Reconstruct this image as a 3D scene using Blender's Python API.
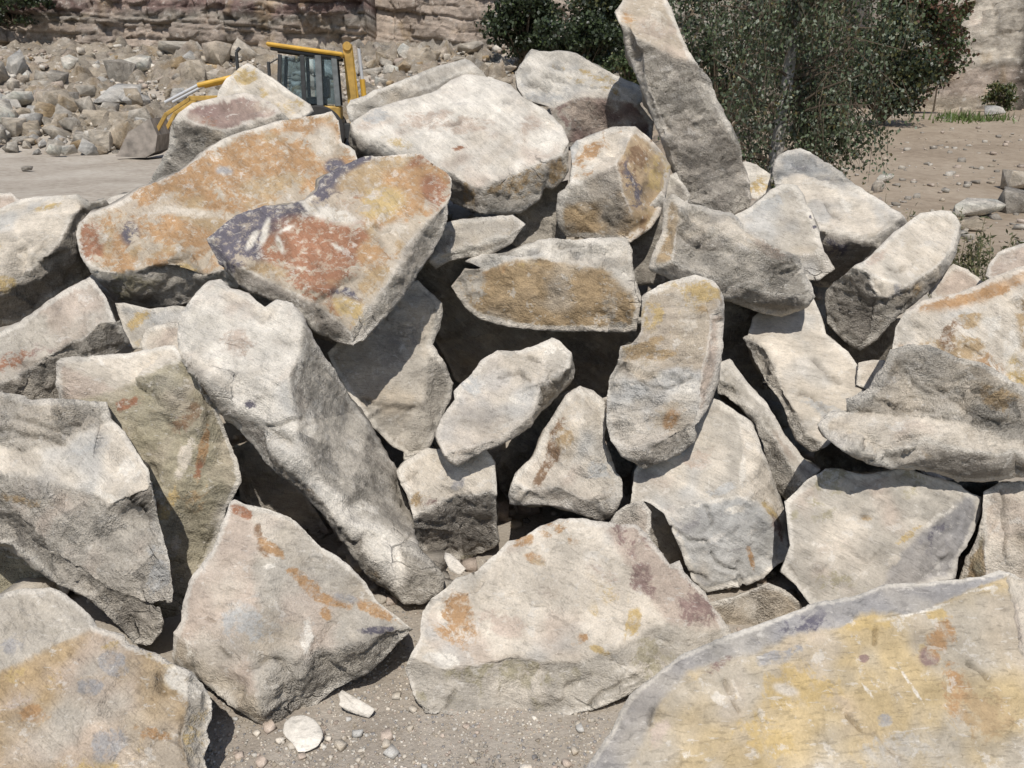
import bpy, bmesh, math, random
import numpy as np
from mathutils import Vector, geometry as mgeo

for o in list(bpy.data.objects): bpy.data.objects.remove(o)
scene = bpy.context.scene
R = math.radians

# ---------------------------------------------------------------- camera, sky, sun, exposure
W, H, FPX = 1024, 768, 820.0
CAM_H, PITCH = 1.65, R(19.4)
cam_data = bpy.data.cameras.new('camera')
cam_data.sensor_width = 36.0; cam_data.lens = 36.0*FPX/W
cam_data.clip_start = 0.05; cam_data.clip_end = 800
cam = bpy.data.objects.new('camera', cam_data)
cam.location = (0, 0, CAM_H); cam.rotation_euler = (R(90)-PITCH, 0, 0)
scene.collection.objects.link(cam); scene.camera = cam

SUN = np.array([0.0, -0.53, 0.85]); SUN /= np.linalg.norm(SUN)
sun_el = math.asin(SUN[2]); sun_az = math.atan2(SUN[0], SUN[1])
world = bpy.data.worlds.new('World'); scene.world = world; world.use_nodes = True
wn = world.node_tree.nodes; wl = world.node_tree.links
sky = wn.new('ShaderNodeTexSky'); sky.sky_type = 'NISHITA'; sky.sun_disc = False
sky.sun_elevation = sun_el; sky.sun_rotation = sun_az
wl.new(sky.outputs['Color'], wn['Background'].inputs['Color'])
wn['Background'].inputs['Strength'].default_value = 0.10
sl = bpy.data.lights.new('sun', 'SUN'); sl.energy = 4.0; sl.angle = R(0.53); sl.color = (1.0, 0.96, 0.90)
so = bpy.data.objects.new('sun', sl); scene.collection.objects.link(so)
so.rotation_euler = Vector(SUN).to_track_quat('Z', 'Y').to_euler()
vs = scene.view_settings
vs.view_transform = 'Standard'; vs.look = 'None'; vs.exposure = 0.10; vs.gamma = 1.0; vs.use_curve_mapping = False

C = scene.collection
rng = random.Random(7)
nrng = np.random.default_rng(11)
CP, SP = math.cos(PITCH), math.sin(PITCH)

def rays(px):
    px = np.asarray(px, float)
    u = (px[..., 0]-W/2)/FPX; v = (px[..., 1]-H/2)/FPX
    return np.stack([u, CP-v*SP, -SP-v*CP], -1)
EYE = np.array([0, 0, CAM_H])
def at(x, y, Z):                      # world point seen at a pixel, at forward depth Z
    return EYE + rays((x, y))*Z
def on_ground(x, y, z=0.0):
    r = rays((x, y)); return EYE + r*((z-CAM_H)/r[2])

# ---------------------------------------------------------------- numpy noise
def _hash(ix, iy, iz, seed):
    h = (ix.astype(np.int64)*374761393 + iy.astype(np.int64)*668265263 + iz.astype(np.int64)*2147483647 + seed*1274126177) & 0xffffffff
    h = ((h ^ (h >> 13))*1274126177) & 0xffffffff
    h = ((h ^ (h >> 16))*2246822519) & 0xffffffff
    return (h ^ (h >> 15)) & 0xffffffff
def vnoise(P, seed=0):                # gradient noise, about -1..1
    P = np.asarray(P, float); I = np.floor(P).astype(np.int64); F = P-I
    U = F*F*F*(F*(F*6-15)+10); out = 0
    for dx in (0, 1):
        for dy in (0, 1):
            for dz in (0, 1):
                h = _hash(I[:, 0]+dx, I[:, 1]+dy, I[:, 2]+dz, seed)
                gx = (h & 1023)/511.5-1; gy = ((h >> 10) & 1023)/511.5-1; gz = ((h >> 20) & 1023)/511.5-1
                d = gx*(F[:, 0]-dx)+gy*(F[:, 1]-dy)+gz*(F[:, 2]-dz)
                w = (U[:, 0] if dx else 1-U[:, 0])*(U[:, 1] if dy else 1-U[:, 1])*(U[:, 2] if dz else 1-U[:, 2])
                out = out+w*d
    return out*1.35
def fbm(P, oct=4, seed=0, gain=0.5):
    a, s, t = 1.0, 0, 0
    for i in range(oct):
        s = s+a*vnoise(P*(2.03**i), seed+i*17); t += a; a *= gain
    return s/t*1.5
def chips(P, seed=0):                 # piecewise tilted facets with steps between them: broken stone
    I = np.floor(P).astype(np.int64); n = len(P)
    best = np.full(n, 9e9); val = np.zeros(n)
    for dx in (-1, 0, 1):
        for dy in (-1, 0, 1):
            for dz in (-1, 0, 1):
                c = I+np.array([dx, dy, dz])
                h = _hash(c[:, 0], c[:, 1], c[:, 2], seed); h2 = _hash(c[:, 0], c[:, 1], c[:, 2], seed+91)
                f = c+np.stack([(h & 1023)/1023, ((h >> 10) & 1023)/1023, ((h >> 20) & 1023)/1023], -1)
                g = np.stack([(h2 & 1023)/511.5-1, ((h2 >> 10) & 1023)/511.5-1, ((h2 >> 20) & 1023)/511.5-1], -1)
                d = P-f; dd = (d*d).sum(1); m = dd < best
                best[m] = dd[m]; val[m] = (g[m]*d[m]).sum(1)+g[m, 0]*0.35
    return val
def facets(P, seed=0):                # continuous, piecewise flat with sharp creases: split stone
    I = np.floor(P).astype(np.int64); Fr = P-I; o = np.argsort(-Fr, axis=1); n = np.arange(len(P)); fs = np.take_along_axis(Fr, o, 1); c = I.copy()
    def hv(c): return _hash(c[:, 0], c[:, 1], c[:, 2], seed)/2147483647.5-1
    v = hv(c); out = v.copy()
    for k in range(3):
        c[n, o[:, k]] += 1; w = hv(c); out = out+fs[:, k]*(w-v); v = w
    return out
def sstep(a, b, x):
    t = np.clip((x-a)/(b-a), 0, 1); return t*t*(3-2*t)

# ---------------------------------------------------------------- materials
def new_mat(name):
    m = bpy.data.materials.new(name); m.use_nodes = True
    return m, m.node_tree.nodes, m.node_tree.links, m.node_tree.nodes['Principled BSDF']
def stone_mat(name, grain=1.0, bump=1.0):
    m, n, l, b = new_mat(name)
    at_ = n.new('ShaderNodeAttribute'); at_.attribute_name = 'col'
    rg = n.new('ShaderNodeAttribute'); rg.attribute_name = 'rough'
    tc = n.new('ShaderNodeTexCoord')
    def noise(scale, detail=6, rough=0.6):
        t = n.new('ShaderNodeTexNoise'); t.inputs['Scale'].default_value = scale
        t.inputs['Detail'].default_value = detail; t.inputs['Roughness'].default_value = rough
        l.new(tc.outputs['Object'], t.inputs['Vector']); return t
    n1, n2, n3 = noise(9*grain, 4), noise(48*grain, 4, 0.75), noise(190*grain, 2, 0.7)
    sa = n.new('ShaderNodeAttribute'); sa.attribute_name = 'sta'
    scol = n.new('ShaderNodeAttribute'); scol.attribute_name = 'stc'
    def math_(op, x, y, z=None):
        q = n.new('ShaderNodeMath'); q.operation = op
        for i, w in enumerate((x, y, z)):
            if w is None: continue
            if isinstance(w, (int, float)): q.inputs[i].default_value = w
            else: l.new(w, q.inputs[i])
        return q.outputs[0]
    def rng_(x, a0, a1, b0, b1, sm=False):
        q = n.new('ShaderNodeMapRange'); q.interpolation_type = 'SMOOTHSTEP' if sm else 'LINEAR'
        for i, w in enumerate((a0, a1, b0, b1)): q.inputs[i+1].default_value = w
        l.new(x, q.inputs[0]); return q.outputs[0]
    # stains: a soft field from the stone, its edge broken up by fractal noise
    ns = noise(13*grain, 7, .72); ns.inputs['Distortion'].default_value = .6
    t = math_('ADD', sa.outputs['Fac'], math_('MULTIPLY', math_('SUBTRACT', ns.outputs['Fac'], .5), 2.4))
    t = math_('ADD', t, math_('MULTIPLY', math_('SUBTRACT', n2.outputs['Fac'], .5), .7))
    nm = noise(30*grain, 5, .75); fac = math_('MULTIPLY', rng_(t, .38, .64, 0, 1, True), rng_(nm.outputs['Fac'], .36, .52, .30, .96, True))
    mixc = n.new('ShaderNodeMix'); mixc.data_type = 'RGBA'
    l.new(fac, mixc.inputs[0]); l.new(at_.outputs['Color'], mixc.inputs[6]); l.new(scol.outputs['Color'], mixc.inputs[7])
    v1 = rng_(n2.outputs['Fac'], .3, .7, .92, 1.07); v2 = rng_(n1.outputs['Fac'], .3, .7, .9, 1.08); v3 = rng_(n3.outputs['Fac'], .3, .7, .72, 1.2)
    rng3 = math_('ADD', 1.0, math_('MULTIPLY', math_('SUBTRACT', v3, 1.0), rng_(rg.outputs['Fac'], 0, 1, .35, 1.1)))
    val = math_('MULTIPLY', math_('MULTIPLY', v1, v2), rng3)
    # bedding streaks turned differently on every stone
    oi = n.new('ShaderNodeObjectInfo'); vr = n.new('ShaderNodeVectorRotate'); vr.inputs['Axis'].default_value = (.35, .2, 1)
    l.new(tc.outputs['Object'], vr.inputs['Vector']); l.new(math_('MULTIPLY', oi.outputs['Random'], 6.28), vr.inputs['Angle'])
    mb = n.new('ShaderNodeMapping'); mb.inputs['Scale'].default_value = (1, 1.2, 6.5); mb.inputs['Rotation'].default_value = (.9, .5, 0); l.new(vr.outputs[0], mb.inputs[0])
    def stn(scale, det, ro, vec):
        q = n.new('ShaderNodeTexNoise'); q.inputs['Scale'].default_value = scale; q.inputs['Detail'].default_value = det; q.inputs['Roughness'].default_value = ro
        l.new(vec, q.inputs['Vector']); return q.outputs['Fac']
    bedn = stn(4*grain, 5, .62, mb.outputs[0]); mott = stn(5*grain, 8, .68, tc.outputs['Object'])
    val = math_('MULTIPLY', val, math_('MULTIPLY', rng_(bedn, .3, .7, .82, 1.15), rng_(mott, .32, .68, .80, 1.15)))
    val = math_('MULTIPLY', val, math_('SUBTRACT', 1.0, math_('MULTIPLY', rng_(stn(26*grain, 4, .6, mb.outputs[0]), .57, .61, 0, 1, True), .20)))   # dirty flecks along the beds
    # split facets: each cell of broken stone is turned a little, thin cracks run along some of their borders
    mc = n.new('ShaderNodeMapping'); mc.inputs['Scale'].default_value = (1, 1.15, 2.1); mc.inputs['Rotation'].default_value = (.9, .5, 0); l.new(vr.outputs[0], mc.inputs[0])
    wd = n.new('ShaderNodeVectorMath'); wd.operation = 'MULTIPLY_ADD'; wd.inputs[1].default_value = (.05/grain, .05/grain, .05/grain)
    l.new(n1.outputs['Color'], wd.inputs[0]); l.new(mc.outputs[0], wd.inputs[2])
    def vor(scale, feat):
        q = n.new('ShaderNodeTexVoronoi'); q.feature = feat; q.inputs['Scale'].default_value = scale*grain; l.new(wd.outputs[0], q.inputs['Vector']); return q
    va, vb, ve = vor(5.5, 'F1'), vor(15, 'F1'), vor(5.5, 'DISTANCE_TO_EDGE')
    msk = rng_(stn(2.6*grain, 4, .55, tc.outputs['Object']), .59, .66, 0, 1, True)
    crack = math_('MULTIPLY', rng_(ve.outputs['Distance'], .004, .022, 1, 0, True), msk)
    val = math_('MULTIPLY', val, math_('SUBTRACT', 1.0, math_('MULTIPLY', crack, .5)))
    def tilt(v, k):
        q = n.new('ShaderNodeVectorMath'); q.operation = 'SUBTRACT'; q.inputs[1].default_value = (.5, .5, .5); l.new(v.outputs['Color'], q.inputs[0])
        q2 = n.new('ShaderNodeVectorMath'); q2.operation = 'SCALE'; q2.inputs['Scale'].default_value = k; l.new(q.outputs[0], q2.inputs[0]); return q2.outputs[0]
    tl = n.new('ShaderNodeVectorMath'); tl.operation = 'ADD'; l.new(tilt(va, .62), tl.inputs[0]); l.new(tilt(vb, .40), tl.inputs[1])
    tl2 = n.new('ShaderNodeVectorMath'); tl2.operation = 'SCALE'; l.new(tl.outputs[0], tl2.inputs[0]); l.new(rng_(rg.outputs['Fac'], .0, 1, .42*bump, 1.05*bump), tl2.inputs['Scale'])
    # thin pale scratches
    wv = noise(24*grain, 3, .5); mp = n.new('ShaderNodeMapping'); mp.inputs['Scale'].default_value = (1, 5.5, 1.6); mp.inputs['Rotation'].default_value = (.5, .3, .8)
    l.new(tc.outputs['Object'], mp.inputs[0]); l.new(mp.outputs[0], wv.inputs['Vector'])
    scr = math_('MAXIMUM', rng_(wv.outputs['Fac'], .64, .70, 0, .5, True), rng_(stn(17*grain, 6, .7, tc.outputs['Object']), .58, .64, 0, .55, True))
    mix2 = n.new('ShaderNodeMix'); mix2.data_type = 'RGBA'; mix2.inputs[7].default_value = (.56, .52, .46, 1)
    l.new(scr, mix2.inputs[0]); l.new(mixc.outputs[2], mix2.inputs[6])
    vm = n.new('ShaderNodeVectorMath'); vm.operation = 'SCALE'
    l.new(mix2.outputs[2], vm.inputs[0]); l.new(val, vm.inputs['Scale'])
    l.new(vm.outputs[0], b.inputs['Base Color'])
    b.inputs['Roughness'].default_value = .88; b.inputs['Specular IOR Level'].default_value = .25
    hs = n.new('ShaderNodeMath'); hs.operation = 'MULTIPLY_ADD'; hs.inputs[1].default_value = 0.6
    l.new(n3.outputs['Fac'], hs.inputs[0]); l.new(n2.outputs['Fac'], hs.inputs[2])
    hgt = math_('SUBTRACT', math_('ADD', hs.outputs[0], math_('MULTIPLY', bedn, .55)), math_('MULTIPLY', crack, 1.5)); hgt = math_('ADD', hgt, math_('MULTIPLY', mott, .9))
    st = n.new('ShaderNodeMapRange'); st.inputs[3].default_value = .13*bump; st.inputs[4].default_value = 1.0*bump
    l.new(rg.outputs['Fac'], st.inputs[0])
    bp = n.new('ShaderNodeBump'); bp.inputs['Distance'].default_value = .02/grain
    l.new(st.outputs[0], bp.inputs['Strength']); l.new(hgt, bp.inputs['Height'])
    na = n.new('ShaderNodeVectorMath'); na.operation = 'ADD'; l.new(bp.outputs[0], na.inputs[0]); l.new(tl2.outputs[0], na.inputs[1])
    nn_ = n.new('ShaderNodeVectorMath'); nn_.operation = 'NORMALIZE'; l.new(na.outputs[0], nn_.inputs[0]); l.new(nn_.outputs[0], b.inputs['Normal'])
    return m
def plain_mat(name, col, rough=.6, metal=0, var=.25, scale=8):
    m, n, l, b = new_mat(name)
    t = n.new('ShaderNodeTexNoise'); t.inputs['Scale'].default_value = scale; t.inputs['Detail'].default_value = 6
    tc = n.new('ShaderNodeTexCoord'); l.new(tc.outputs['Object'], t.inputs['Vector'])
    r = n.new('ShaderNodeMapRange'); r.inputs[1].default_value = .3; r.inputs[2].default_value = .7
    r.inputs[3].default_value = 1-var; r.inputs[4].default_value = 1+var
    l.new(t.outputs['Fac'], r.inputs[0])
    v = n.new('ShaderNodeVectorMath'); v.operation = 'SCALE'; v.inputs[0].default_value = col
    l.new(r.outputs[0], v.inputs['Scale']); l.new(v.outputs[0], b.inputs['Base Color'])
    b.inputs['Roughness'].default_value = rough; b.inputs['Metallic'].default_value = metal
    return m
def leaf_mat(name):
    m, n, l, b = new_mat(name)
    a = n.new('ShaderNodeAttribute'); a.attribute_name = 'col'
    l.new(a.outputs['Color'], b.inputs['Base Color'])
    b.inputs['Roughness'].default_value = .45; b.inputs['Specular IOR Level'].default_value = .5
    tr = n.new('ShaderNodeBsdfTranslucent'); l.new(a.outputs['Color'], tr.inputs['Color'])
    mx = n.new('ShaderNodeMixShader'); mx.inputs[0].default_value = .25
    l.new(b.outputs[0], mx.inputs[1]); l.new(tr.outputs[0], mx.inputs[2])
    l.new(mx.outputs[0], n['Material Output'].inputs['Surface'])
    return m
M_STONE = stone_mat('sandstone')
M_FAR = stone_mat('far_sandstone', .22, .8)
M_PEB = stone_mat('pebble_stone', .04, .04)
M_LEAF = leaf_mat('leaf')

# ---------------------------------------------------------------- mesh objects
def mesh_obj(name, verts, tris, mat, parent=None, origin=None, cols=None, rough=None, smooth=False, kind=None, label=None, cat=None, group=None, stc=None, sta=None):
    verts = np.asarray(verts, float); me = bpy.data.meshes.new(name)
    if origin is None: origin = np.zeros(3)
    origin = np.asarray(origin, float)
    v = verts-origin
    if isinstance(tris, np.ndarray) and tris.ndim == 2 and tris.shape[1] == 3:
        me.vertices.add(len(v)); me.vertices.foreach_set('co', v.astype(np.float32).ravel())
        nt = len(tris); me.loops.add(nt*3); me.loops.foreach_set('vertex_index', tris.astype(np.int32).ravel())
        me.polygons.add(nt); me.polygons.foreach_set('loop_start', np.arange(0, nt*3, 3, dtype=np.int32))
        me.update(calc_edges=True); me.validate()
    else:
        me.from_pydata([tuple(p) for p in v], [], [tuple(map(int, t)) for t in tris]); me.update()
    if cols is not None:
        a = me.attributes.new('col', 'FLOAT_COLOR', 'POINT')
        a.data.foreach_set('color', np.concatenate([cols, np.ones((len(cols), 1))], 1).astype(np.float32).ravel())
    if rough is not None:
        a = me.attributes.new('rough', 'FLOAT', 'POINT'); a.data.foreach_set('value', np.asarray(rough, np.float32))
    if stc is None and cols is not None: stc, sta = np.asarray(cols), np.zeros(len(cols))
    if stc is not None:
        a = me.attributes.new('stc', 'FLOAT_COLOR', 'POINT')
        a.data.foreach_set('color', np.concatenate([stc, np.ones((len(stc), 1))], 1).astype(np.float32).ravel())
        a = me.attributes.new('sta', 'FLOAT', 'POINT'); a.data.foreach_set('value', np.asarray(sta, np.float32))
    if smooth: me.polygons.foreach_set('use_smooth', np.ones(len(me.polygons), dtype=bool))
    me.materials.append(mat)
    o = bpy.data.objects.new(name, me); C.objects.link(o); o.location = origin
    if parent is not None: o.parent = parent
    tag(o, label, cat, group, kind); return o
def tag(o, label=None, cat=None, group=None, kind=None):
    if label: o['label'] = label
    if cat: o['category'] = cat
    if group: o['group'] = group
    if kind: o['kind'] = kind
    return o
def empty(name, loc, label=None, cat=None, group=None, rz=0):
    o = bpy.data.objects.new(name, None); C.objects.link(o); o.location = loc; o.rotation_euler = (0, 0, rz)
    o.empty_display_size = .1
    return tag(o, label, cat, group)

def vnormals(V, T):
    fn = np.cross(V[T[:, 1]]-V[T[:, 0]], V[T[:, 2]]-V[T[:, 0]]); N = np.zeros_like(V)
    for k in range(3): np.add.at(N, T[:, k], fn)
    return N/(np.linalg.norm(N, axis=1, keepdims=True)+1e-12)
def laplace(V, T, it, lam=.5, mask=None):
    E = np.concatenate([T[:, [0, 1]], T[:, [1, 2]], T[:, [2, 0]]]); E = np.concatenate([E, E[:, ::-1]])
    deg = np.bincount(E[:, 0], minlength=len(V))[:, None].clip(1)
    for _ in range(it):
        A = np.zeros_like(V); np.add.at(A, E[:, 0], V[E[:, 1]])
        D = (A/deg-V)*lam
        V = V+(D if mask is None else D*mask[:, None])
    return V

# ---------------------------------------------------------------- boulders
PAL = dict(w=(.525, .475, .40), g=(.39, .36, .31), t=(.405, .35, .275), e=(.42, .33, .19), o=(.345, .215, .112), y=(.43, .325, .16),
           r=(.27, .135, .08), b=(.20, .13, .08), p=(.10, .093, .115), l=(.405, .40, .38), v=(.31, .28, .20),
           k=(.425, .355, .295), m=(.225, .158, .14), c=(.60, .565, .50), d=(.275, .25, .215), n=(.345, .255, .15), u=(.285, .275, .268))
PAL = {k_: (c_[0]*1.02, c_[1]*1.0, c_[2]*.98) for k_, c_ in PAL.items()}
def parse(s): return [tuple(map(float, q.split(','))) for q in s.split()]
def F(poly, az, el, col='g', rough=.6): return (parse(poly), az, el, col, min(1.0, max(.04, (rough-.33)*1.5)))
STEP = 2.4
def in_poly(P, poly):
    poly = np.asarray(poly); x, y = P[:, 0], P[:, 1]; ins = np.zeros(len(P), bool); j = len(poly)-1
    for i in range(len(poly)):
        xi, yi = poly[i]; xj, yj = poly[j]
        c = ((yi > y) != (yj > y)) & (x < (xj-xi)*(y-yi)/((yj-yi) if yj != yi else 1e-9)+xi)
        ins ^= c; j = i
    return ins
def tri_edges(T):
    E = np.sort(np.concatenate([T[:, [0, 1]], T[:, [1, 2]], T[:, [2, 0]]]), axis=1)
    return E
def cdt(pts, edges):
    r = mgeo.delaunay_2d_cdt([Vector(p) for p in pts], edges, [], 0, 1e-4)
    P = np.array([tuple(v) for v in r[0]]); T = np.array([list(f) for f in r[2] if len(f) == 3], dtype=int)
    return P, T
def rock(name, label, D, faces, T=None, stains=(), cracks=(), rnd=0, amp=1.0, cat='boulder', group=None, seed=None, zmin=-0.02, step=None, smooth=False, floor=-.03, nchip=None):
    step = step or STEP
    seed = seed if seed is not None else (sum(map(ord, label))*7) % 9973
    # merge nearby corner points
    pts = []; edges = set(); fl = []
    for poly, az, el, col, ro in faces:
        ids = []
        for p in poly:
            k = next((i for i, q in enumerate(pts) if (q[0]-p[0])**2+(q[1]-p[1])**2 < 9.0), None)
            if k is None: pts.append(p); k = len(pts)-1
            if not ids or ids[-1] != k: ids.append(k)
        if ids[0] == ids[-1]: ids.pop()
        fl.append(ids)
        for a, b in zip(ids, ids[1:]+ids[:1]): edges.add((min(a, b), max(a, b)))
    P2, T2 = cdt(pts, list(edges))
    cen = P2[T2].mean(1); ins = np.zeros(len(T2), bool); polys = [np.array([pts[i] for i in ids]) for ids in fl]
    fid = np.full(len(T2), -1)
    for k, pl in enumerate(polys):
        m = in_poly(cen, pl); ins |= m; fid[m] = k
    # fill enclosed holes
    emap = {}
    for t, tri in enumerate(T2):
        for a, b in ((0, 1), (1, 2), (2, 0)):
            emap.setdefault((min(tri[a], tri[b]), max(tri[a], tri[b])), []).append(t)
    outside = set(t for e, ts in emap.items() if len(ts) == 1 for t in ts if not ins[t]); stack = list(outside)
    while stack:
        t = stack.pop(); tri = T2[t]
        for a, b in ((0, 1), (1, 2), (2, 0)):
            for u in emap[(min(tri[a], tri[b]), max(tri[a], tri[b]))]:
                if not ins[u] and u not in outside: outside.add(u); stack.append(u)
    keep = np.array([t not in outside for t in range(len(T2))]); T2 = T2[keep]; fid = fid[keep]
    # solve the corners' inverse depths so that every facet gets its tilt
    n = len(P2); m = len(fl); rows = []; rhs = []
    Rw = rays(P2)
    orig = [[int(np.argmin(((P2-np.array(pts[i]))**2).sum(1))) for i in ids] for ids in fl]
    for k, (poly, az, el, col, ro) in enumerate(faces):
        a, e = R(az), R(el); nv = np.array([math.cos(e)*math.sin(a), -math.cos(e)*math.cos(a), math.sin(e)])
        rc = Rw[orig[k]].mean(0); rc = rc/np.linalg.norm(rc)
        while -(nv@rc) < .30:
            nv = nv-.06*rc; nv /= np.linalg.norm(nv)
        wgt = 1.0
        for i in orig[k]:
            row = np.zeros(n+m); row[i] = wgt; row[n+k] = wgt*(nv@Rw[i]); rows.append(row); rhs.append(0)
    row = np.zeros(n+m); row[:n] = 20.0/n; rows.append(row); rhs.append(20.0)
    E2 = np.unique(tri_edges(T2), axis=0)
    for i, j in E2:
        row = np.zeros(n+m); row[i] = .03; row[j] = -.03; rows.append(row); rhs.append(0)
    for i in range(n):
        row = np.zeros(n+m); row[i] = .02; rows.append(row); rhs.append(.02)
    sol = np.linalg.lstsq(np.array(rows), np.array(rhs), rcond=None)[0]
    w = np.clip(sol[:n], .72, 1.4)
    tn = []
    for k, (poly, az, el, col, ro) in enumerate(faces):
        a, e = R(az), R(el); tn.append([math.cos(e)*math.sin(a), -math.cos(e)*math.cos(a), math.sin(e)])
    tn = np.array(tn); okt = fid >= 0; TR = T2[okt]; TN = tn[fid[okt]]; TS = TN@SUN
    pa = P2[TR]; A2 = np.abs((pa[:, 1, 0]-pa[:, 0, 0])*(pa[:, 2, 1]-pa[:, 0, 1])-(pa[:, 1, 1]-pa[:, 0, 1])*(pa[:, 2, 0]-pa[:, 0, 0])); wt = np.sqrt(A2**.6/(A2**.6).sum())
    ar_s = (pa[:, 1, 0]-pa[:, 0, 0])*(pa[:, 2, 1]-pa[:, 0, 1])-(pa[:, 1, 1]-pa[:, 0, 1])*(pa[:, 2, 0]-pa[:, 0, 0]); sg = np.where(ar_s > 0, -1.0, 1.0)
    def resid(w):                                 # facet tilts against the sun, then facet directions, then keep it compact
        X = Rw/w[..., None]; t0 = X[..., TR[:, 0], :]; nn = np.cross(X[..., TR[:, 1], :]-t0, X[..., TR[:, 2], :]-t0)*sg[:, None]
        nn = nn/(np.linalg.norm(nn, axis=-1, keepdims=True)+1e-12)
        r1 = 3.0*wt*(nn@SUN-TS); r2 = (.6*wt[:, None]*(nn-TN)).reshape(*w.shape[:-1], -1); r3 = .28*(w-1)/math.sqrt(n)
        r4 = .5*(w[..., E2[:, 0]]-w[..., E2[:, 1]])/math.sqrt(len(E2))
        return np.concatenate([r1, r2, r3, r4], -1)
    lam = 1e-2; r0 = resid(w); c0_ = r0@r0; eps = 1e-4
    for it in range(14):
        J = (resid(w[None]+np.eye(n)*eps)-r0[None]).T/eps
        step_ = np.linalg.solve(J.T@J+lam*np.eye(n)*.01, -J.T@r0); w1 = np.clip(w+step_, .72, 1.4); r1_ = resid(w1); c1 = r1_@r1_
        if c1 < c0_: w, r0, c0_, lam = w1, r1_, c1, lam*.4
        else: lam *= 5
    size2 = math.sqrt(A2.sum()/2)/FPX*D; dz = np.clip((1/w-np.median(1/w))*D, -.55*size2, .55*size2)/D      # no corner may shoot out of the block
    w = 1/(np.median(1/w)+dz); w = w/w.mean(); w2 = w/D
    # fine point set: along every coarse edge and on a jittered hex grid inside
    fp = [P2]; rs = np.random.default_rng(seed)
    for i, j in E2:
        L = np.hypot(*(P2[i]-P2[j])); q = int(L/step)
        if q > 1:
            t = (np.arange(1, q)/q)[:, None]; fp.append(P2[i]*(1-t)+P2[j]*t)
    edge_pts = np.concatenate(fp)
    x0, y0 = P2.min(0); x1, y1 = P2.max(0)
    gx, gy = np.meshgrid(np.arange(x0, x1, step), np.arange(y0, y1, step*.866))
    gx = gx+(np.arange(gx.shape[0]) % 2)[:, None]*step/2
    G = np.stack([gx.ravel(), gy.ravel()], 1)+rs.uniform(-.22, .22, (gx.size, 2))*step
    def locate(Q):
        best = np.full(len(Q), -9.0); ti = np.zeros(len(Q), int); bc = np.zeros((len(Q), 3))
        for t, tri in enumerate(T2):
            a, b, c = P2[tri]; d = (b[0]-a[0])*(c[1]-a[1])-(b[1]-a[1])*(c[0]-a[0])
            if abs(d) < 1e-6: continue
            l1 = ((b[0]-Q[:, 0])*(c[1]-Q[:, 1])-(b[1]-Q[:, 1])*(c[0]-Q[:, 0]))/d
            l2 = ((c[0]-Q[:, 0])*(a[1]-Q[:, 1])-(c[1]-Q[:, 1])*(a[0]-Q[:, 0]))/d
            l3 = 1-l1-l2; mn = np.minimum(np.minimum(l1, l2), l3); u = mn > best
            best[u] = mn[u]; ti[u] = t; bc[u] = np.stack([l1, l2, l3], 1)[u]
        return best, ti, bc
    bst, _, _ = locate(G); G = G[bst > 0]
    cell = {}
    for p in edge_pts: cell.setdefault((int(p[0]//step), int(p[1]//step)), []).append(p)
    ok = []
    for p in G:
        cx, cy = int(p[0]//step), int(p[1]//step); good = True
        for ax in (-1, 0, 1):
            for ay in (-1, 0, 1):
                for q in cell.get((cx+ax, cy+ay), ()):
                    if (q[0]-p[0])**2+(q[1]-p[1])**2 < (.62*step)**2: good = False
        ok.append(good)
    FPts = np.concatenate([edge_pts, G[np.array(ok, bool)]]) if len(G) else edge_pts
    PF, TF = cdt(FPts, [])
    bst, _, _ = locate(PF[TF].mean(1)); TF = TF[bst > -1e-6]
    a, b, c = PF[TF[:, 0]], PF[TF[:, 1]], PF[TF[:, 2]]
    ar = (b[:, 0]-a[:, 0])*(c[:, 1]-a[:, 1])-(b[:, 1]-a[:, 1])*(c[:, 0]-a[:, 0])
    TF = TF[np.abs(ar) > 1e-3]; ar = ar[np.abs(ar) > 1e-3]
    TF[ar > 0] = TF[ar > 0][:, ::-1]              # wind so normals face the viewer (image y is down)
    used = np.unique(TF); mp = -np.ones(len(PF), int); mp[used] = np.arange(len(used)); PF = PF[used]; TF = mp[TF]
    bst, ti, bc = locate(PF); bc = np.clip(bc, 0, None); bc /= bc.sum(1, keepdims=True)
    wf = (w2[T2[ti]]*bc).sum(1)
    V = EYE+rays(PF)/wf[:, None]
    nf = len(V)
    if floor is not None:                         # a stone stands on the ground, not under it
        low = V[:, 2].min()
        if low < floor: V = EYE+(V-EYE)*((floor-CAM_H)/(low-CAM_H))
    # per-vertex facet data, blurred a little across the ridges
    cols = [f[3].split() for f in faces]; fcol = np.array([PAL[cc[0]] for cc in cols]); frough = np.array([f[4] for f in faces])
    fv = np.where(fid[ti] >= 0, fid[ti], 0)
    # closed back: rings pushed into the pile, then a cap
    Eall = np.concatenate([TF[:, [0, 1]], TF[:, [1, 2]], TF[:, [2, 0]]]); key = np.sort(Eall, 1)
    uq, inv, cnt = np.unique(key, axis=0, return_inverse=True, return_counts=True); inv = inv.ravel()
    B = Eall[cnt[inv] == 1]; bv = np.unique(B); bm = -np.ones(nf, int); bm[bv] = np.arange(len(bv))
    size = math.sqrt(max(1e-6, np.abs(ar).sum()/2))/FPX*D
    T_ = T*1.25 if T else .7*size
    cen3 = V[bv].mean(0); dirr = rays(PF.mean(0)); dirr = dirr/np.linalg.norm(dirr)
    rings = [bv]; allV = [V]; base = nf
    for f, sh in ((.14, .985), (.4, .95), (.75, .85), (1.0, .62)):
        q = V[bv]+rays(PF[bv])/np.linalg.norm(rays(PF[bv]), axis=1, keepdims=True)*T_*f
        ax = cen3+dirr*T_*f; q = ax+(q-ax)*sh
        # flatten long bases a little against the ground
        q[:, 2] = np.maximum(q[:, 2], np.minimum(zmin, V[bv][:, 2]))
        allV.append(q); rings.append(base+np.arange(len(bv))); base += len(bv)
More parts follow.
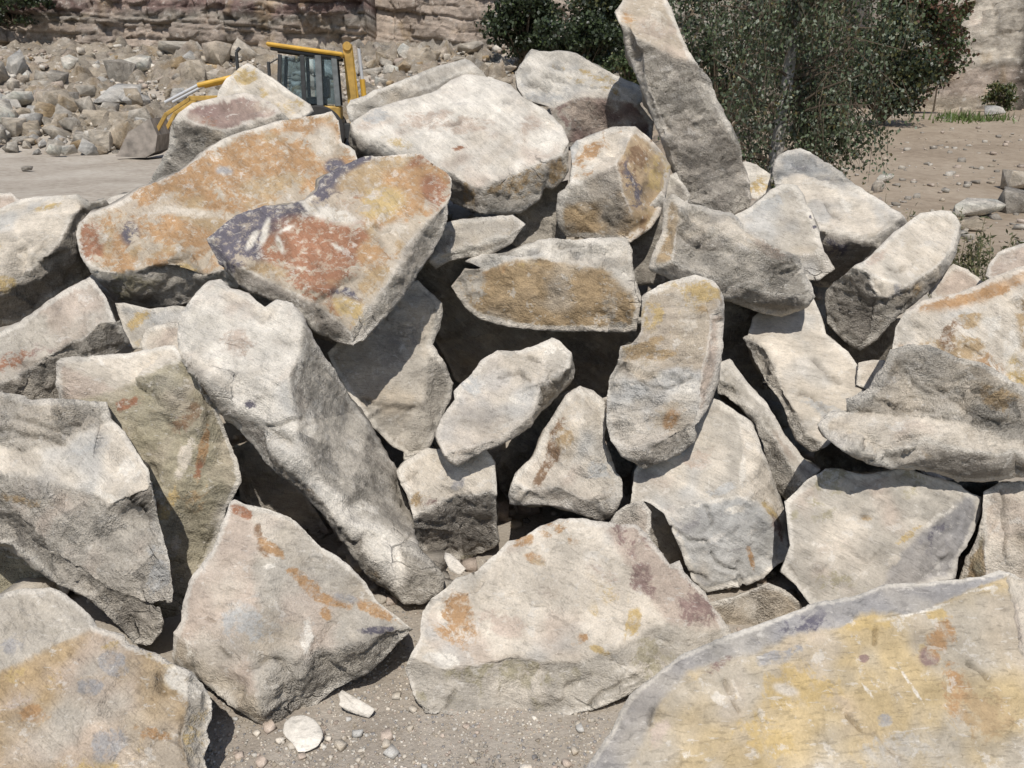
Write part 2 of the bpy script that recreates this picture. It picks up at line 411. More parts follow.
    capc = allV[-1].mean(0)+dirr*T_*.06; capc[2] = max(capc[2], zmin); allV.append(capc[None]); ci = base
    TT = [TF]
    for r0, r1 in zip(rings, rings[1:]):
        a0 = r0[bm[B[:, 0]]]; b0 = r0[bm[B[:, 1]]]; a1 = r1[bm[B[:, 0]]]; b1 = r1[bm[B[:, 1]]]
        TT += [np.stack([b0, a0, a1], 1), np.stack([b0, a1, b1], 1)]
    a1 = rings[-1][bm[B[:, 0]]]; b1 = rings[-1][bm[B[:, 1]]]
    TT.append(np.stack([b1, a1, np.full(len(a1), ci)], 1))
    V = np.concatenate(allV); TT = np.concatenate(TT); nv_ = len(V)
    front = np.zeros(nv_); front[:nf] = 1
    ro = np.full(nv_, .7); ro[:nf] = frough[fv]
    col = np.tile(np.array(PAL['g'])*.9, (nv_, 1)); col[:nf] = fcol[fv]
    blur = np.concatenate([col, ro[:, None]], 1); blur = laplace(blur, TT, 2); col = blur[:, :3]; ro = blur[:, 3]
    V0 = V.copy(); V = laplace(V, TT, rnd, .5)
    # knock flat chips off the sharp edges and corners
    Ns = vnormals(laplace(V0, TT, 10), TT); cv = -((laplace(V0, TT, 8)-V0)*Ns).sum(1)/(size*.02)
    bk = np.zeros(nv_); bk[bv] = 1; bk = np.clip(1-1.6*laplace(bk[:, None], TT, 6)[:, 0]/.35, 0, 1)*front
    cand = np.nonzero((cv > .3) & (bk > .6))[0]
    for q in range(int(nchip if nchip is not None else 5) if len(cand) else 0):
        i = int(rs.choice(cand)); nn = Ns[i]+rs.normal(size=3)*.22; nn /= np.linalg.norm(nn); off = size*rs.uniform(.006, .026)
        d = (V-V0[i])@nn+off; rr = np.sqrt(((V-V0[i])**2).sum(1))/(size*rs.uniform(.2, .4)); m_ = (d > 0) & (rr < 1) & (d < .06*size)
        V[m_] -= (d[m_]*bk[m_]*sstep(0, .25, 1-rr[m_]))[:, None]*nn
    # relief
    Q = V+np.array([seed*.37, seed*.11, seed*.23]); Nn = vnormals(V, TT)
    sc = np.clip(size/.45, .35, 1.3)
    disp = .003*sc*vnoise(Q*2.2/sc, seed)
    wq = Q+.012*np.stack([fbm(Q*8, 2, seed+5), fbm(Q*8, 2, seed+6), fbm(Q*8, 2, seed+7)], 1)
    M3 = np.linalg.qr(rs.normal(size=(3, 3)))[0]; M4 = np.linalg.qr(rs.normal(size=(3, 3)))[0]; fq = wq@M3; fq2 = wq@M4; rw = .35+.75*ro
    disp += rw*(.034*sc*facets(fq*3.4/sc, seed+8)+.017*sc*facets(fq2*8/sc, seed+9)+.0075*facets(fq*17, seed+10)+.0022*ro*facets(fq2*38, seed+11))
    disp += ro**2*(.010*sc*chips(wq*4/sc, seed+8)+.005*sc*chips(wq*10/sc, seed+9))
    bed = rs.normal(size=3)*np.array([.5, .5, .4])+np.array([0, -.2, .8]); bed /= np.linalg.norm(bed)
    t1 = np.cross(bed, [1, 0, 0]); t1 /= np.linalg.norm(t1); t2 = np.cross(bed, t1); Lq = np.stack([wq@t1, wq@t2, wq@bed], 1)
    disp += ro**1.5*(.009*chips(Lq*np.array([3.2, 3.2, 15]), seed+12)+.0035*chips(Lq*np.array([8, 8, 40]), seed+13))
    fl1 = fbm(wq*3.1, 4, seed+16, .55); fl2 = fbm(wq*5.3+3, 4, seed+17, .55)      # thin flakes spalled off with crisp edges
    disp += .0055*(sstep(.10, .125, fl1)-sstep(.34, .36, fl1))+.004*sstep(.15, .17, fl2)-.004*sstep(-.30, -.28, fl2)
    disp += (.0008+.0052*ro**1.6)*fbm(Q*40, 3, seed+14, .65)+ro**1.6*.0042*vnoise(Q*85, seed+15)
    crk = np.zeros(nv_)
    for cr in cracks:
        pl = np.array(parse(cr)); dmin = np.full(nf, 9e9)
        jit = np.stack([vnoise(Q[:nf]*28, seed+31), vnoise(Q[:nf]*28, seed+32)], 1)*3.0
        for a, b in zip(pl, pl[1:]):
            ab = b-a; t = np.clip(((PF+jit-a)@ab)/(ab@ab), 0, 1); dmin = np.minimum(dmin, np.hypot(*(PF+jit-a-t[:, None]*ab).T))
        crk[:nf] = np.maximum(crk[:nf], np.exp(-(dmin/1.7)**2))
    bf = np.zeros(nv_); bf[bv] = 1; bf = laplace(bf[:, None], TT, 5)[:, 0]; disp = disp*amp*(1-.6*np.clip(bf*2.2, 0, 1))
    Nf = np.array([vv for vv in Nn]); fN = np.zeros((len(faces), 3)); np.add.at(fN, fv, Nn[:nf]); fN /= np.linalg.norm(fN, axis=1, keepdims=True)+1e-9
    Nf[:nf] = .75*fN[fv]+.25*Nn[:nf]; Nf = laplace(Nf, TT, 4); Nn = Nf/(np.linalg.norm(Nf, axis=1, keepdims=True)+1e-9)
    V = V+Nn*(disp-crk*.016)[:, None]*np.where(front > 0, 1, .8)[:, None]
    V[:, 2] = np.where(front > 0, V[:, 2], np.maximum(V[:, 2], -.05))
    # colour: facet colours, patchy stains, pale worn ridges, dust
    def paint(mask, key):
        nonlocal col
        col = col*(1-mask[:, None])+np.array(PAL[key])*mask[:, None]
    SC = col.copy(); SA = np.zeros(nv_)
    def layer(al, key):                           # al: soft field, .5 at the stain's edge
        nonlocal SC, SA
        bq = sstep(.22, .5, al)[:, None]; SC = SC*(1-bq)+np.array(PAL[key])*bq; SA = np.maximum(SA, al)
    n_a = fbm(Q*5, 5, seed+20, .6)
    for k, cc in enumerate(cols):
        inside = np.zeros(nv_); inside[:nf] = (fv == k); inside = laplace(inside[:, None], TT, 6)[:, 0]
        for q_, sk in enumerate(cc[1:]):
            cov = float(sk[1:]); nz = fbm(Q*4.5+q_*37, 3, seed+40+q_*7, .55)
            if sk[0] in 'wtgkl': paint(inside*sstep(.35-1.1*cov, .85-1.1*cov, nz)*.8, sk[0])
            else: layer(np.clip(.5+(nz-.62+1.25*cov)*.8, 0, .95)*inside, sk[0])
    for (sx, sy, rx, ry, rot, key, stg) in stains:
        c_, s_ = math.cos(R(rot)), math.sin(R(rot)); d = PF-np.array([sx, sy])
        e = np.hypot((d[:, 0]*c_+d[:, 1]*s_)/rx, (-d[:, 0]*s_+d[:, 1]*c_)/ry)
        if key in 'cw': stg *= .62
        mk = np.zeros(nv_); wb = 1+.35*vnoise(Q[:nf]*7, seed+60+int(sx)); mk[:nf] = np.clip(.5+(1.0-e*wb)*.8, 0, 1.15)*(.35+.65*stg); layer(mk, key)
    lapv = laplace(V0, TT, 8)-V0; curv = -(lapv*Nn).sum(1)/(size*.02)
    wear = sstep(.35, .6, curv+.35*n_a)*front*.75
    paint(wear, 'c')
    dust = sstep(.1, .9, fbm(Q*2.6, 4, seed+70)+.25)*.28; paint(dust, ['w', 'k', 't'][seed % 3])
    val = 1+.13*fbm(Q*16, 4, seed+77, .65)+.07*vnoise(Q*60, seed+79); col = col*val[:, None]*(1-.45*crk[:, None])
    col = np.clip(col, .02, .75); SC = SC*(1-.45*crk[:, None])
    base_z = V[:, 2].min(); c0 = V.mean(0)
    return mesh_obj(name, V, TT, M_STONE, None, (c0[0], c0[1], base_z), col, ro, smooth=smooth, stc=SC, sta=SA, label=label, cat=cat, group=group)

# ---------------------------------------------------------------- the boulder heap (corner pixels from the photograph, depths from the ground and from what each stone rests on)
B_, S_, K_ = 'boulder', 'rock_slab', 'stone'
# --- front row
rock(B_, 'mottled ochre boulder cut off by the bottom left corner of the picture', 2.08, [
 F('-50,612 0,597 25,591 50,589 60,592 82,607 90,615 97,630 60,645 20,668 -50,690', -8, 58, 'g w.3 u.2', .6),
 F('-50,690 20,668 60,645 97,630 107,633 122,638 130,647 150,653 172,663 186,675 188,705 180,735 190,768 185,860 -60,900', 0, 56, 'n k.45 t.4 y.2 g.25', .6),
 F('172,663 192,672 207,686 216,701 214,721 210,731 214,741 207,757 216,772 222,800 185,860 190,768 180,735 188,705 186,675', 45, 22, 'g y.25', .8)],
 T=.45, floor=None, stains=[(117,665,16,11,20,'u',.8),(95,690,14,8,0,'u',.7),(187,682,22,13,25,'c',.9),(110,745,18,25,60,'u',.5),(20,700,18,10,-20,'k',.8),(35,715,20,12,0,'o',.35),(155,735,16,8,10,'o',.5),(15,645,18,10,-30,'u',.6)],
 cracks=['160,672 158,690 166,694','183,716 179,742 184,760'])
rock(B_, 'huge ochre stained boulder filling the bottom right corner of the picture', 1.86, [
 F('570,810 590,768 610,736 621,716 632,696 660,673 680,657 720,641 752,628 785,616 808,606 848,595 888,582 943,576 980,572 1000,566 1013,572 978,585 953,595 923,609 903,612 868,611 840,627 793,637 752,655 720,663 685,676 657,708 642,746 615,790', -14, 72, 'u g.35 p.12', .4),
 F('615,790 642,746 657,708 685,676 720,663 752,655 793,637 840,627 868,611 903,612 923,609 953,595 978,585 1013,572 1018,600 1040,700 1060,900 560,900', -2, 47, 'e g.5 t.3 k.15', .42),
 F('1000,566 1013,568 1040,580 1090,640 1100,900 1060,900 1040,700 1018,600 1013,572', 45, 40, 'w k.3', .6)],
 T=.55, floor=None, stains=[(800,690,46,32,-20,'y',.55),(760,740,40,26,0,'y',.55),(780,655,30,9,-18,'u',.6),(870,622,26,7,-8,'y',.8),(865,658,7,5,0,'m',.9),(933,655,9,10,40,'m',.75),(945,635,14,22,20,'o',.7),(960,690,16,40,-10,'o',.5),(940,612,10,6,0,'y',.8),(885,722,11,10,0,'u',.7),
  (913,685,2,30,-32,'c',.6),(868,690,2,15,-35,'c',.6),(872,674,2,8,-35,'c',.55),(735,690,3,26,-20,'w',.6),(686,755,8,10,0,'c',.7),(925,608,45,3,-14,'c',.55),(985,587,20,3,-10,'c',.8),(785,690,14,6,20,'w',.6),(660,735,10,16,20,'k',.7),(900,745,50,25,0,'g',.5),(720,665,25,8,-25,'m',.45),(990,720,30,40,0,'n',.4)],
 cracks=['725,682 732,705 738,712','652,710 650,725','972,663 985,672 992,678','876,642 878,630','846,715 858,730'])
rock(B_, 'broad pale boulder with yellow patches standing on the gravel at the centre', 2.42, [
 F('409,655 419,637 420,610 430,596 444,587 455,576 475,570 490,557 507,540 526,536 540,525 560,518 580,519 603,530 622,560 650,598 667,622 646,632 625,645 602,652 585,660 545,662 515,657 472,666 445,670', -4, 56, 'w k.38 l.22 o.10', .5),
 F('580,519 605,525 635,526 647,535 657,547 670,564 680,560 684,572 692,582 705,592 710,604 720,615 728,628 695,630 667,622 650,598 622,560 603,530', 22, 52, 'k w.4 m.28', .65),
 F('402,670 409,655 445,670 472,666 515,657 545,662 585,660 602,652 625,645 646,632 667,622 695,630 728,628 734,645 700,665 642,685 592,711 560,720 499,729 478,724 446,719 425,718 413,705', 4, 26, 'g v.42 w.25', .6)],
 T=.5, stains=[(525,540,12,6,-10,'o',.6),(535,560,11,6,20,'o',.9),(538,563,8,3,10,'n',.7),(585,578,9,4,0,'o',.8),(592,605,6,14,-30,'y',.9),(632,625,8,16,15,'y',.95),(600,650,12,5,20,'y',.8),(585,637,8,8,0,'o',.5),(605,590,30,14,30,'y',.35),(460,605,8,24,10,'o',.4),(455,630,8,16,0,'o',.35),(640,580,12,22,-40,'m',.6),(690,610,18,8,40,'m',.5),(440,658,24,8,10,'c',.8),(560,592,50,30,0,'w',.5),(520,725,40,6,-5,'v',.9),(500,620,30,14,20,'k',.6),(605,575,20,8,30,'k',.6)],
 cracks=['590,707 603,692 620,683 634,675','441,718 452,700 456,694','568,688 580,684','412,704 428,717'])
rock(B_, 'tilted grey boulder with rusty orange streaks beside the small pale pebbles', 2.55, [
 F('231,502 235,500 245,504 262,540 250,570 262,610 245,640 252,670 257,694 240,690 225,684 210,662 200,651 188,640 177,633 185,623 186,603 192,585 197,575 215,552 222,527', -14, 46, 'k g.35 w.2', .55),
 F('245,504 265,506 292,515 307,529 322,546 350,565 367,582 377,600 400,616 418,630 385,634 360,641 325,651 300,664 270,678 257,694 252,670 245,640 262,610 250,570 262,540', 10, 48, 'g t.4 k.3 w.15', .6),
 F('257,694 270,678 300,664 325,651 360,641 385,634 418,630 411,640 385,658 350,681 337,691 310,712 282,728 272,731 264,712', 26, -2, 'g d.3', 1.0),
 F('176,634 188,640 200,651 210,662 225,684 240,690 257,694 264,712 272,731 257,721 230,703 200,678 176,662', -22, 2, 't g.4', .7)],
 T=.42, stains=[(243,512,12,7,20,'r',.9),(262,540,7,18,-20,'b',.7),(272,548,16,6,35,'o',.85),(302,580,22,8,35,'o',.95),(330,600,24,6,20,'o',.9),(325,615,8,10,-20,'o',.7),(375,610,26,6,25,'o',.75),(345,597,14,5,15,'u',.6),(380,630,20,4,-5,'p',.7),(309,640,9,19,0,'c',.97),(268,566,11,3,0,'c',.95),(245,625,30,22,20,'l',.45),(192,648,8,18,-30,'c',.6)],
 cracks=['248,672 262,664 282,660','208,622 216,622','222,650 230,656','312,556 320,558'])
# --- left side
rock(B_, 'large grey boulder at the left edge with a pale chipped middle band', 2.55, [
 F('-40,392 0,393 25,398 28,402 70,401 107,402 112,420 85,432 60,447 25,452 -40,446', -5, 38, 'g t.4 w.2', .9),
 F('-40,446 25,452 60,447 85,432 112,420 125,432 140,455 149,467 152,481 140,487 105,505 85,492 40,480 -40,466', 2, 56, 'w l.45', .6),
 F('-40,466 40,480 85,492 105,505 115,520 160,520 166,542 170,560 174,590 172,602 150,605 105,590 60,560 0,500 -40,490', -8, 36, 'g k.25 l.2', .9),
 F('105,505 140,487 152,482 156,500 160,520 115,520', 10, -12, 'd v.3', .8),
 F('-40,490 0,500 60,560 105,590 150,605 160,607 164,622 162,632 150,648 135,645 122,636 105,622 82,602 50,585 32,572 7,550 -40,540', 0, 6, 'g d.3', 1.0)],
 T=.6, stains=[(125,467,16,14,20,'c',.9),(105,495,22,6,30,'c',.7),(155,575,14,24,0,'l',.7),(90,450,25,8,-20,'l',.5),(66,464,2,6,0,'c',.95),(20,500,30,8,10,'n',.3)],
 cracks=['0,432 40,438 66,446','20,420 60,430 80,425','140,608 165,604'])
rock(B_, 'brown upright boulder with a pale vertical vein and a flat white top', 2.86, [
 F('56,362 62,357 95,355 140,350 175,345 183,357 150,372 115,387 95,378 72,368', 0, 66, 'w k.3', .5),
 F('56,364 72,368 95,378 115,387 100,395 70,402 62,402 58,380', -12, 16, 'k t.4', .7),
 F('62,402 70,402 100,395 115,387 150,372 183,357 197,385 202,410 192,450 178,490 165,512 150,560 150,620 110,610 95,520', -8, 24, 'v b.25 t.35 g.2', .7),
 F('183,357 197,372 212,395 222,415 232,440 240,465 241,482 235,495 229,505 222,527 215,552 200,585 175,625 150,620 150,560 165,512 178,490 192,450 202,410 197,385', 22, 22, 'v t.35 g.3', .75)],
 T=.5, stains=[(128,405,17,9,-30,'r',.75),(203,450,5,26,12,'o',.85),(197,478,5,18,15,'r',.6),(185,455,8,38,20,'w',.75),(168,505,8,22,28,'y',.6),(195,495,18,20,0,'n',.5),(150,440,20,22,0,'v',.6),(100,360,3,10,-30,'c',.8)],
 cracks=['204,390 208,410 206,425','150,465 156,480'])
rock(S_, 'long pale slab leaning down across the heap with a flat grey right side', 2.84, [
 F('180,321 195,300 211,285 221,284 230,292 247,294 265,307 276,300 292,304 301,322 300,350 288,377 270,385 250,372 225,372 212,380 195,368 180,352', -15, 58, 'c k.35 w.3', .6),
 F('212,380 225,372 250,372 270,385 288,377 291,400 298,440 312,465 330,488 352,505 372,522 398,541 406,570 400,590 360,546 325,505 295,470 265,440 240,412', -18, 46, 'c l.3 w.3', .75),
 F('292,304 302,317 315,340 332,362 350,390 370,422 383,451 392,465 402,480 410,502 411,535 398,541 372,522 352,505 330,488 312,465 298,440 291,400 288,377 300,350 301,322', 40, 6, 'g d.2', .75),
 F('411,535 416,550 427,560 442,577 440,588 420,602 405,602 400,590 406,570 398,541', 15, 22, 'g w.3', .95),
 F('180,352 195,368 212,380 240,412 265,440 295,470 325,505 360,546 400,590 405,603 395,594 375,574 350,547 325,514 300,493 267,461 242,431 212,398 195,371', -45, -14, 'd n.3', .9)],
 T=.4, stains=[(240,345,24,16,20,'k',.5),(300,365,4,28,15,'c',.95),(313,412,6,14,35,'c',.97),(308,432,12,6,-40,'c',.9),(262,420,22,20,0,'c',.55),(210,338,3,20,12,'c',.9),(275,332,4,12,40,'c',.9),(360,505,8,8,0,'c',.9),(250,405,8,6,0,'p',.6)],
 cracks=['262,430 280,425 300,418','200,375 212,390 222,405'])
rock(S_, 'broad slab with a blue-black and rust coloured top near the upper left', 3.22, [
 F('207,239 217,230 237,215 265,205 290,205 305,201 317,190 320,180 340,167 365,157 382,155 405,151 422,151 435,162 447,170 454,178 452,195 440,212 420,228 402,247 397,265 387,285 372,302 360,317 351,333 340,322 315,305 280,287 247,270 230,261', -4, 47, 't n.5 r.3 w.2', .42),
 F('454,178 455,192 451,202 450,220 441,240 414,279 393,310 365,342 353,348 351,333 360,317 372,302 387,285 397,265 402,247 420,228 440,212 452,195', 48, 6, 'g w.2', .85),
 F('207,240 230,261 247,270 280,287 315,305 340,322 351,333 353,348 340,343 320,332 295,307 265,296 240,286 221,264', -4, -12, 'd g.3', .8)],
 T=.42, stains=[(258,228,54,30,-22,'p',1),(285,218,18,14,0,'p',.8),(235,238,18,10,-20,'p',.85),(342,177,44,15,-27,'p',1),(325,195,20,8,-35,'p',.75),(320,208,14,6,0,'p',.6),(325,245,46,24,15,'r',.95),(300,255,34,18,20,'r',.95),(350,240,22,12,20,'r',.6),(385,172,40,14,-20,'n',.95),(425,175,24,20,-30,'r',.95),(405,195,40,24,-25,'o',.8),(435,190,14,18,-20,'r',.6),(380,205,30,18,-25,'y',.35),(375,255,18,14,-20,'o',.6),(310,285,24,12,25,'r',.7),(345,295,16,10,0,'p',.4),(350,310,22,10,30,'y',.5),(265,230,3,13,15,'c',.95),(252,240,3,10,30,'c',.8),(287,228,10,2,-25,'c',.8),(310,208,14,3,40,'c',.9),(335,215,30,10,20,'c',.55),(338,248,8,2,30,'c',.8),(395,230,24,8,-10,'w',.7),(280,245,3,10,-20,'c',.7)],
 cracks=['374,229 382,231 389,228','315,305 330,295 345,282 358,277'])
rock(S_, 'large flat orange stained slab above the left gap', 3.62, [
 F('110,206 122,200 140,187 170,176 185,169 207,152 225,140 247,130 280,119 305,114 332,110 339,120 342,142 355,150 358,160 340,185 322,205 280,225 255,212 210,211 160,212', 2, 46, 't o.6 w.3 n.25', .45),
 F('76,235 80,224 90,214 110,206 160,212 210,211 255,212 280,225 260,262 240,278 222,270 200,276 172,267 140,272 110,273 92,268 80,255', -6, 48, 't w.25 o.5 n.35', .5),
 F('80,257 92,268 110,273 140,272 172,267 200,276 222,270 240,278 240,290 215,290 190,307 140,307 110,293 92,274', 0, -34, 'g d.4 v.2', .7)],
 T=.5, stains=[(90,240,10,22,0,'r',.7),(120,245,8,26,5,'o',.8),(165,230,24,12,-10,'o',.9),(190,235,18,10,0,'o',.6),(150,192,24,10,-25,'o',.75),(225,170,40,20,-25,'o',.75),(290,165,40,26,-20,'o',.85),(270,185,30,10,-10,'n',.6),(300,125,30,10,-10,'o',.6),(325,140,14,22,0,'w',.6),(182,210,40,5,5,'w',.6),(225,172,9,5,0,'u',.5),(130,232,12,14,0,'p',.35),(335,165,10,8,0,'p',.5),(180,268,10,6,0,'y',.7),(245,240,10,14,0,'w',.6)],
 cracks=['140,275 165,272 185,276'])
rock(B_, 'pale boulder at the left edge with a deeply shaded right flank', 3.8, [
 F('-40,215 0,208 22,199 37,197 60,196 77,195 82,207 67,220 48,222 30,230 20,235 -40,240', -5, 60, 'w l.4 y.2', .5),
 F('-40,240 20,235 30,230 48,222 67,220 60,237 37,265 10,285 -40,292', -12, 34, 'w g.45 y.12', .65),
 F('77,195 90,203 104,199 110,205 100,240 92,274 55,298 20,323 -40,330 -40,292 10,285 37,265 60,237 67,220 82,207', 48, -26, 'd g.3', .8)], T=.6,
 stains=[(50,208,14,4,-20,'y',.8),(10,283,16,6,-10,'y',.6)])
rock(K_, 'small pinkish stone peeping over the pale boulder at the left edge', 4.05, [
 F('-20,200 0,193 10,192 20,199 16,210 -20,222', -5, 45, 'k o.3', .5)], cat='stone')
rock(B_, 'mauve-grey wedge of rock under the shaded boulder at the left edge', 3.16, [
 F('-30,345 0,333 20,323 50,300 72,287 90,277 96,282 107,297 116,322 100,322 84,335 60,347 15,378 -30,392', -3, 52, 'g k.5 m.15', .6),
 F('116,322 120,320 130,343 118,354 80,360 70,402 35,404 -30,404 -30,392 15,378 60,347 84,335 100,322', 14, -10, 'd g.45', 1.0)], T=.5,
 stains=[(15,360,22,9,-30,'r',.5),(92,330,14,5,-20,'w',.8)])
rock(K_, 'small shaded stone deep in the gap left of the long slab', 3.42, [
 F('115,303 124,303 150,309 178,306 196,308 190,330 150,350 128,348', 0, 35, 'l g.5 y.15', .5)], cat='stone')
rock(K_, 'small sunlit stone tucked behind the top end of the long slab', 3.24, [
 F('140,342 146,329 165,324 182,322 195,335 190,356 145,356', -8, 50, 'w k.4', .6)], cat='stone')
rock(K_, 'olive stone in the shade below the large grey left-edge boulder', 2.86, [
 F('-30,540 7,545 35,560 70,588 60,610 -30,612', 0, 30, 'v t.3', .8)], cat='stone')
# --- top of the heap
rock(B_, 'grey rock at the very top behind the big cream boulder', 4.32, [
 F('346,106 350,99 390,85 415,76 440,67 465,59 478,68 450,78 415,92 404,100 398,84', 0, 62, 'g w.45', .6),
 F('346,106 398,86 404,100 415,92 450,78 478,68 490,80 520,105 440,120 375,118 352,126', -8, 26, 'g t.35', .8)], T=.4)
rock(B_, 'biggest cream coloured boulder resting on top of the heap', 3.93, [
 F('352,124 370,111 400,101 432,92 450,80 465,75 487,77 510,86 525,100 500,104 450,112 400,128 370,140 358,134', -4, 64, 'c k.3 g.12', .5),
 F('370,140 400,128 450,112 500,104 525,100 547,111 562,125 569,142 563,155 547,160 525,170 495,182 480,192 450,172 430,165 386,152', 0, 54, 'c k.25 w.3', .6),
 F('563,155 569,145 569,170 562,180 552,189 544,186 545,170 547,160', 30, -4, 'd n.3', .9),
 F('480,192 495,182 525,170 547,160 545,170 544,186 540,200 520,212 480,214', 2, -8, 'g n.35 t.2', .95),
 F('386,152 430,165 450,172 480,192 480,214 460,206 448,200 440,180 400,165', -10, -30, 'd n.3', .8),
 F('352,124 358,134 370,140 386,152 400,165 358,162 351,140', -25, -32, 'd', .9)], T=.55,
 stains=[(375,118,15,7,-15,'l',.8),(460,150,9,3,0,'r',.6),(425,120,30,10,-10,'k',.6),(460,125,40,12,0,'k',.4),(530,130,14,20,0,'k',.35),(540,140,14,12,0,'c',.9),(400,145,20,8,15,'y',.15)],
 cracks=['495,103 512,101','448,125 460,124'])
rock(B_, 'white-topped boulder with a purple front behind the leaning pillar stone', 4.42, [
 F('515,72 520,65 532,52 560,52 582,57 610,70 635,82 648,94 640,104 612,98 590,97 568,100 548,106 525,100 517,87', -2, 50, 'c l.25 y.12', .8),
 F('548,106 568,100 590,97 612,98 640,104 656,122 652,150 585,152 562,146', 4, 2, 'm k.35 g.2', .8)], T=.55,
 stains=[(545,95,20,7,0,'l',.7),(575,110,28,8,-10,'k',.6),(560,125,10,16,0,'g',.6),(600,75,30,5,20,'y',.4)],
 cracks=['545,75 558,80 570,83','550,65 565,70','525,82 540,84 548,90'])
rock('standing_stone', 'tall pillar stone leaning to the left in front of the birch', 3.98, [
 F('614,12 622,1 625,-10 663,-10 667,0 675,20 687,47 695,62 680,58 670,55 652,47 635,37 618,22', -2, 30, 't k.4 w.25', .35),
 F('635,37 652,47 670,55 680,58 695,62 710,82 717,105 730,125 742,150 749,175 751,198 748,207 730,215 705,208 688,202 682,185 670,150 660,117 645,82', 10, 12, 'g d.35 w.12', 1.0),
 F('614,13 618,22 635,37 645,82 660,117 670,150 682,185 688,202 678,188 660,140 646,107 635,75 627,55 620,27', -55, -14, 'd t.3', .7)], T=.30,
 stains=[(630,18,10,14,-20,'o',.35),(655,20,12,20,0,'w',.6),(648,84,5,4,0,'w',.5)])
rock(B_, 'angular rock with a glossy brown right face under the pillar stone', 3.74, [
 F('569,146 577,139 600,130 612,124 636,124 626,142 617,162 600,172 587,179 569,182 571,165', -18, 46, 'w k.35 o.3 l.25', .6),
 F('569,182 587,179 600,172 617,162 622,192 597,200 575,204 558,208 559,195', -18, 20, 'g w.25 t.3', 1.0),
 F('558,208 575,204 597,200 622,192 630,208 635,222 631,243 600,240 567,237 560,227', -12, 0, 'n t.4 g.3', .95),
 F('636,124 652,139 662,152 671,166 670,180 665,197 660,215 650,230 631,243 635,222 630,208 622,192 617,162 626,142', 32, 18, 'n b.45 y.2', .35)], T=.5,
 stains=[(573,150,6,12,20,'l',.9),(590,150,18,9,-35,'o',.75),(635,185,12,34,-10,'p',.45),(640,160,12,22,-15,'b',.5),(655,175,12,26,10,'y',.35),(592,165,12,5,-30,'c',.7),(575,180,10,6,0,'c',.6)])
rock(K_, 'dusty stone shaded beneath the big cream boulder', 3.98, [
 F('505,225 530,200 548,185 568,180 566,242 540,255 512,245', -5, 12, 'g d.4', .8)], cat='stone')
rock(K_, 'flat pale stone wedged between the rust topped slab and the big cream boulder', 3.55, [
 F('428,262 430,226 460,219 490,217 513,214 526,224 514,232 480,243 452,252', 0, 58, 'w g.4', .7),
 F('428,262 452,252 480,243 514,232 526,225 513,243 488,254 450,262 436,268', 5, -10, 'g t.3', .8)], cat='stone')
rock(B_, 'blocky rock with a sandy tan front and chalky white rim at the centre', 3.48, [
 F('464,260 480,252 507,251 520,245 532,242 550,237 567,239 600,240 625,241 632,250 634,265 636,282 640,300 628,292 617,282 607,267 590,266 577,265 562,259 535,258 507,260 480,268', 0, 50, 'c w.4 l.2', .8),
 F('450,286 464,268 480,268 507,260 535,258 562,259 577,265 590,266 607,267 617,282 628,292 640,300 639,312 636,331 605,332 576,331 540,330 506,327 481,320 464,308', -3, 10, 'n t.35 o.12', .7)], T=.5,
 stains=[(610,318,6,9,0,'c',.85),(470,285,18,18,0,'g',.7),(525,265,20,4,0,'y',.3),(610,300,10,20,0,'t',.5),(620,325,16,6,0,'g',.5)], cracks=['500,250 520,252 540,248','560,244 590,247'])
# --- right of centre, upper
rock(B_, 'rough grey boulder with a tan left end below the pillar stone', 3.30, [
 F('664,204 672,195 681,208 675,232 672,262 651,268 652,255 660,232', -28, 14, 'n t.45', .7),
 F('672,195 685,202 712,209 732,215 745,228 757,237 772,244 755,248 735,245 715,230 700,225 681,208', 4, 58, 'w t.3 g.3', .8),
 F('681,208 700,225 715,230 735,245 755,248 772,244 795,256 805,275 814,296 795,296 770,293 725,280 700,273 672,262 675,232', 8, 22, 'g t.25 w.25', 1.0),
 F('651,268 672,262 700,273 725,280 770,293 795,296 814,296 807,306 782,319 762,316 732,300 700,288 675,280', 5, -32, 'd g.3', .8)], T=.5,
 stains=[(775,252,18,8,25,'k',.7),(705,245,20,9,10,'d',.6)], cracks=['682,232 695,245 715,250','770,270 790,262'])  # dark grey ellipse paints the shade of the notch into the colour
rock(B_, 'smooth light grey block sloping down behind the rough grey boulder', 3.78, [
 F('730,216 740,211 752,204 770,190 782,185 797,186 805,202 812,217 820,232 824,252 800,254 785,256 757,248 738,232', -4, 44, 'g l.4 t.15', .45),
 F('757,248 785,256 800,254 824,252 835,269 820,281 807,281 790,275', 8, 22, 'g l.3', .8)], T=.5,
 stains=[(810,218,2,3,0,'p',.9),(815,227,3,3,0,'p',.9),(775,200,20,8,-20,'l',.6)])
rock(B_, 'big whitish boulder with a dark underside at the right shoulder of the heap', 4.12, [
 F('772,172 775,162 777,156 788,152 800,150 817,155 840,170 858,185 835,184 812,174 798,172 785,177 775,186', 0, 66, 'l w.4 g.2', .9),
 F('775,186 785,177 798,172 812,174 835,184 858,185 875,197 902,217 890,230 873,243 860,238 847,234 815,230 790,215', 6, 46, 'w l.4', .5),
 F('902,217 905,222 890,238 878,250 873,243 890,230', 55, -10, 'd p.2', .7),
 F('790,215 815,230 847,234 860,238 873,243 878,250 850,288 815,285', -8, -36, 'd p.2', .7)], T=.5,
 stains=[(846,205,3,9,-30,'c',.95),(845,203,8,3,20,'c',.9),(830,185,20,4,20,'c',.6),(827,177,4,3,0,'u',.8),(800,165,18,5,10,'u',.35)], cracks=['825,205 832,214 840,218'])
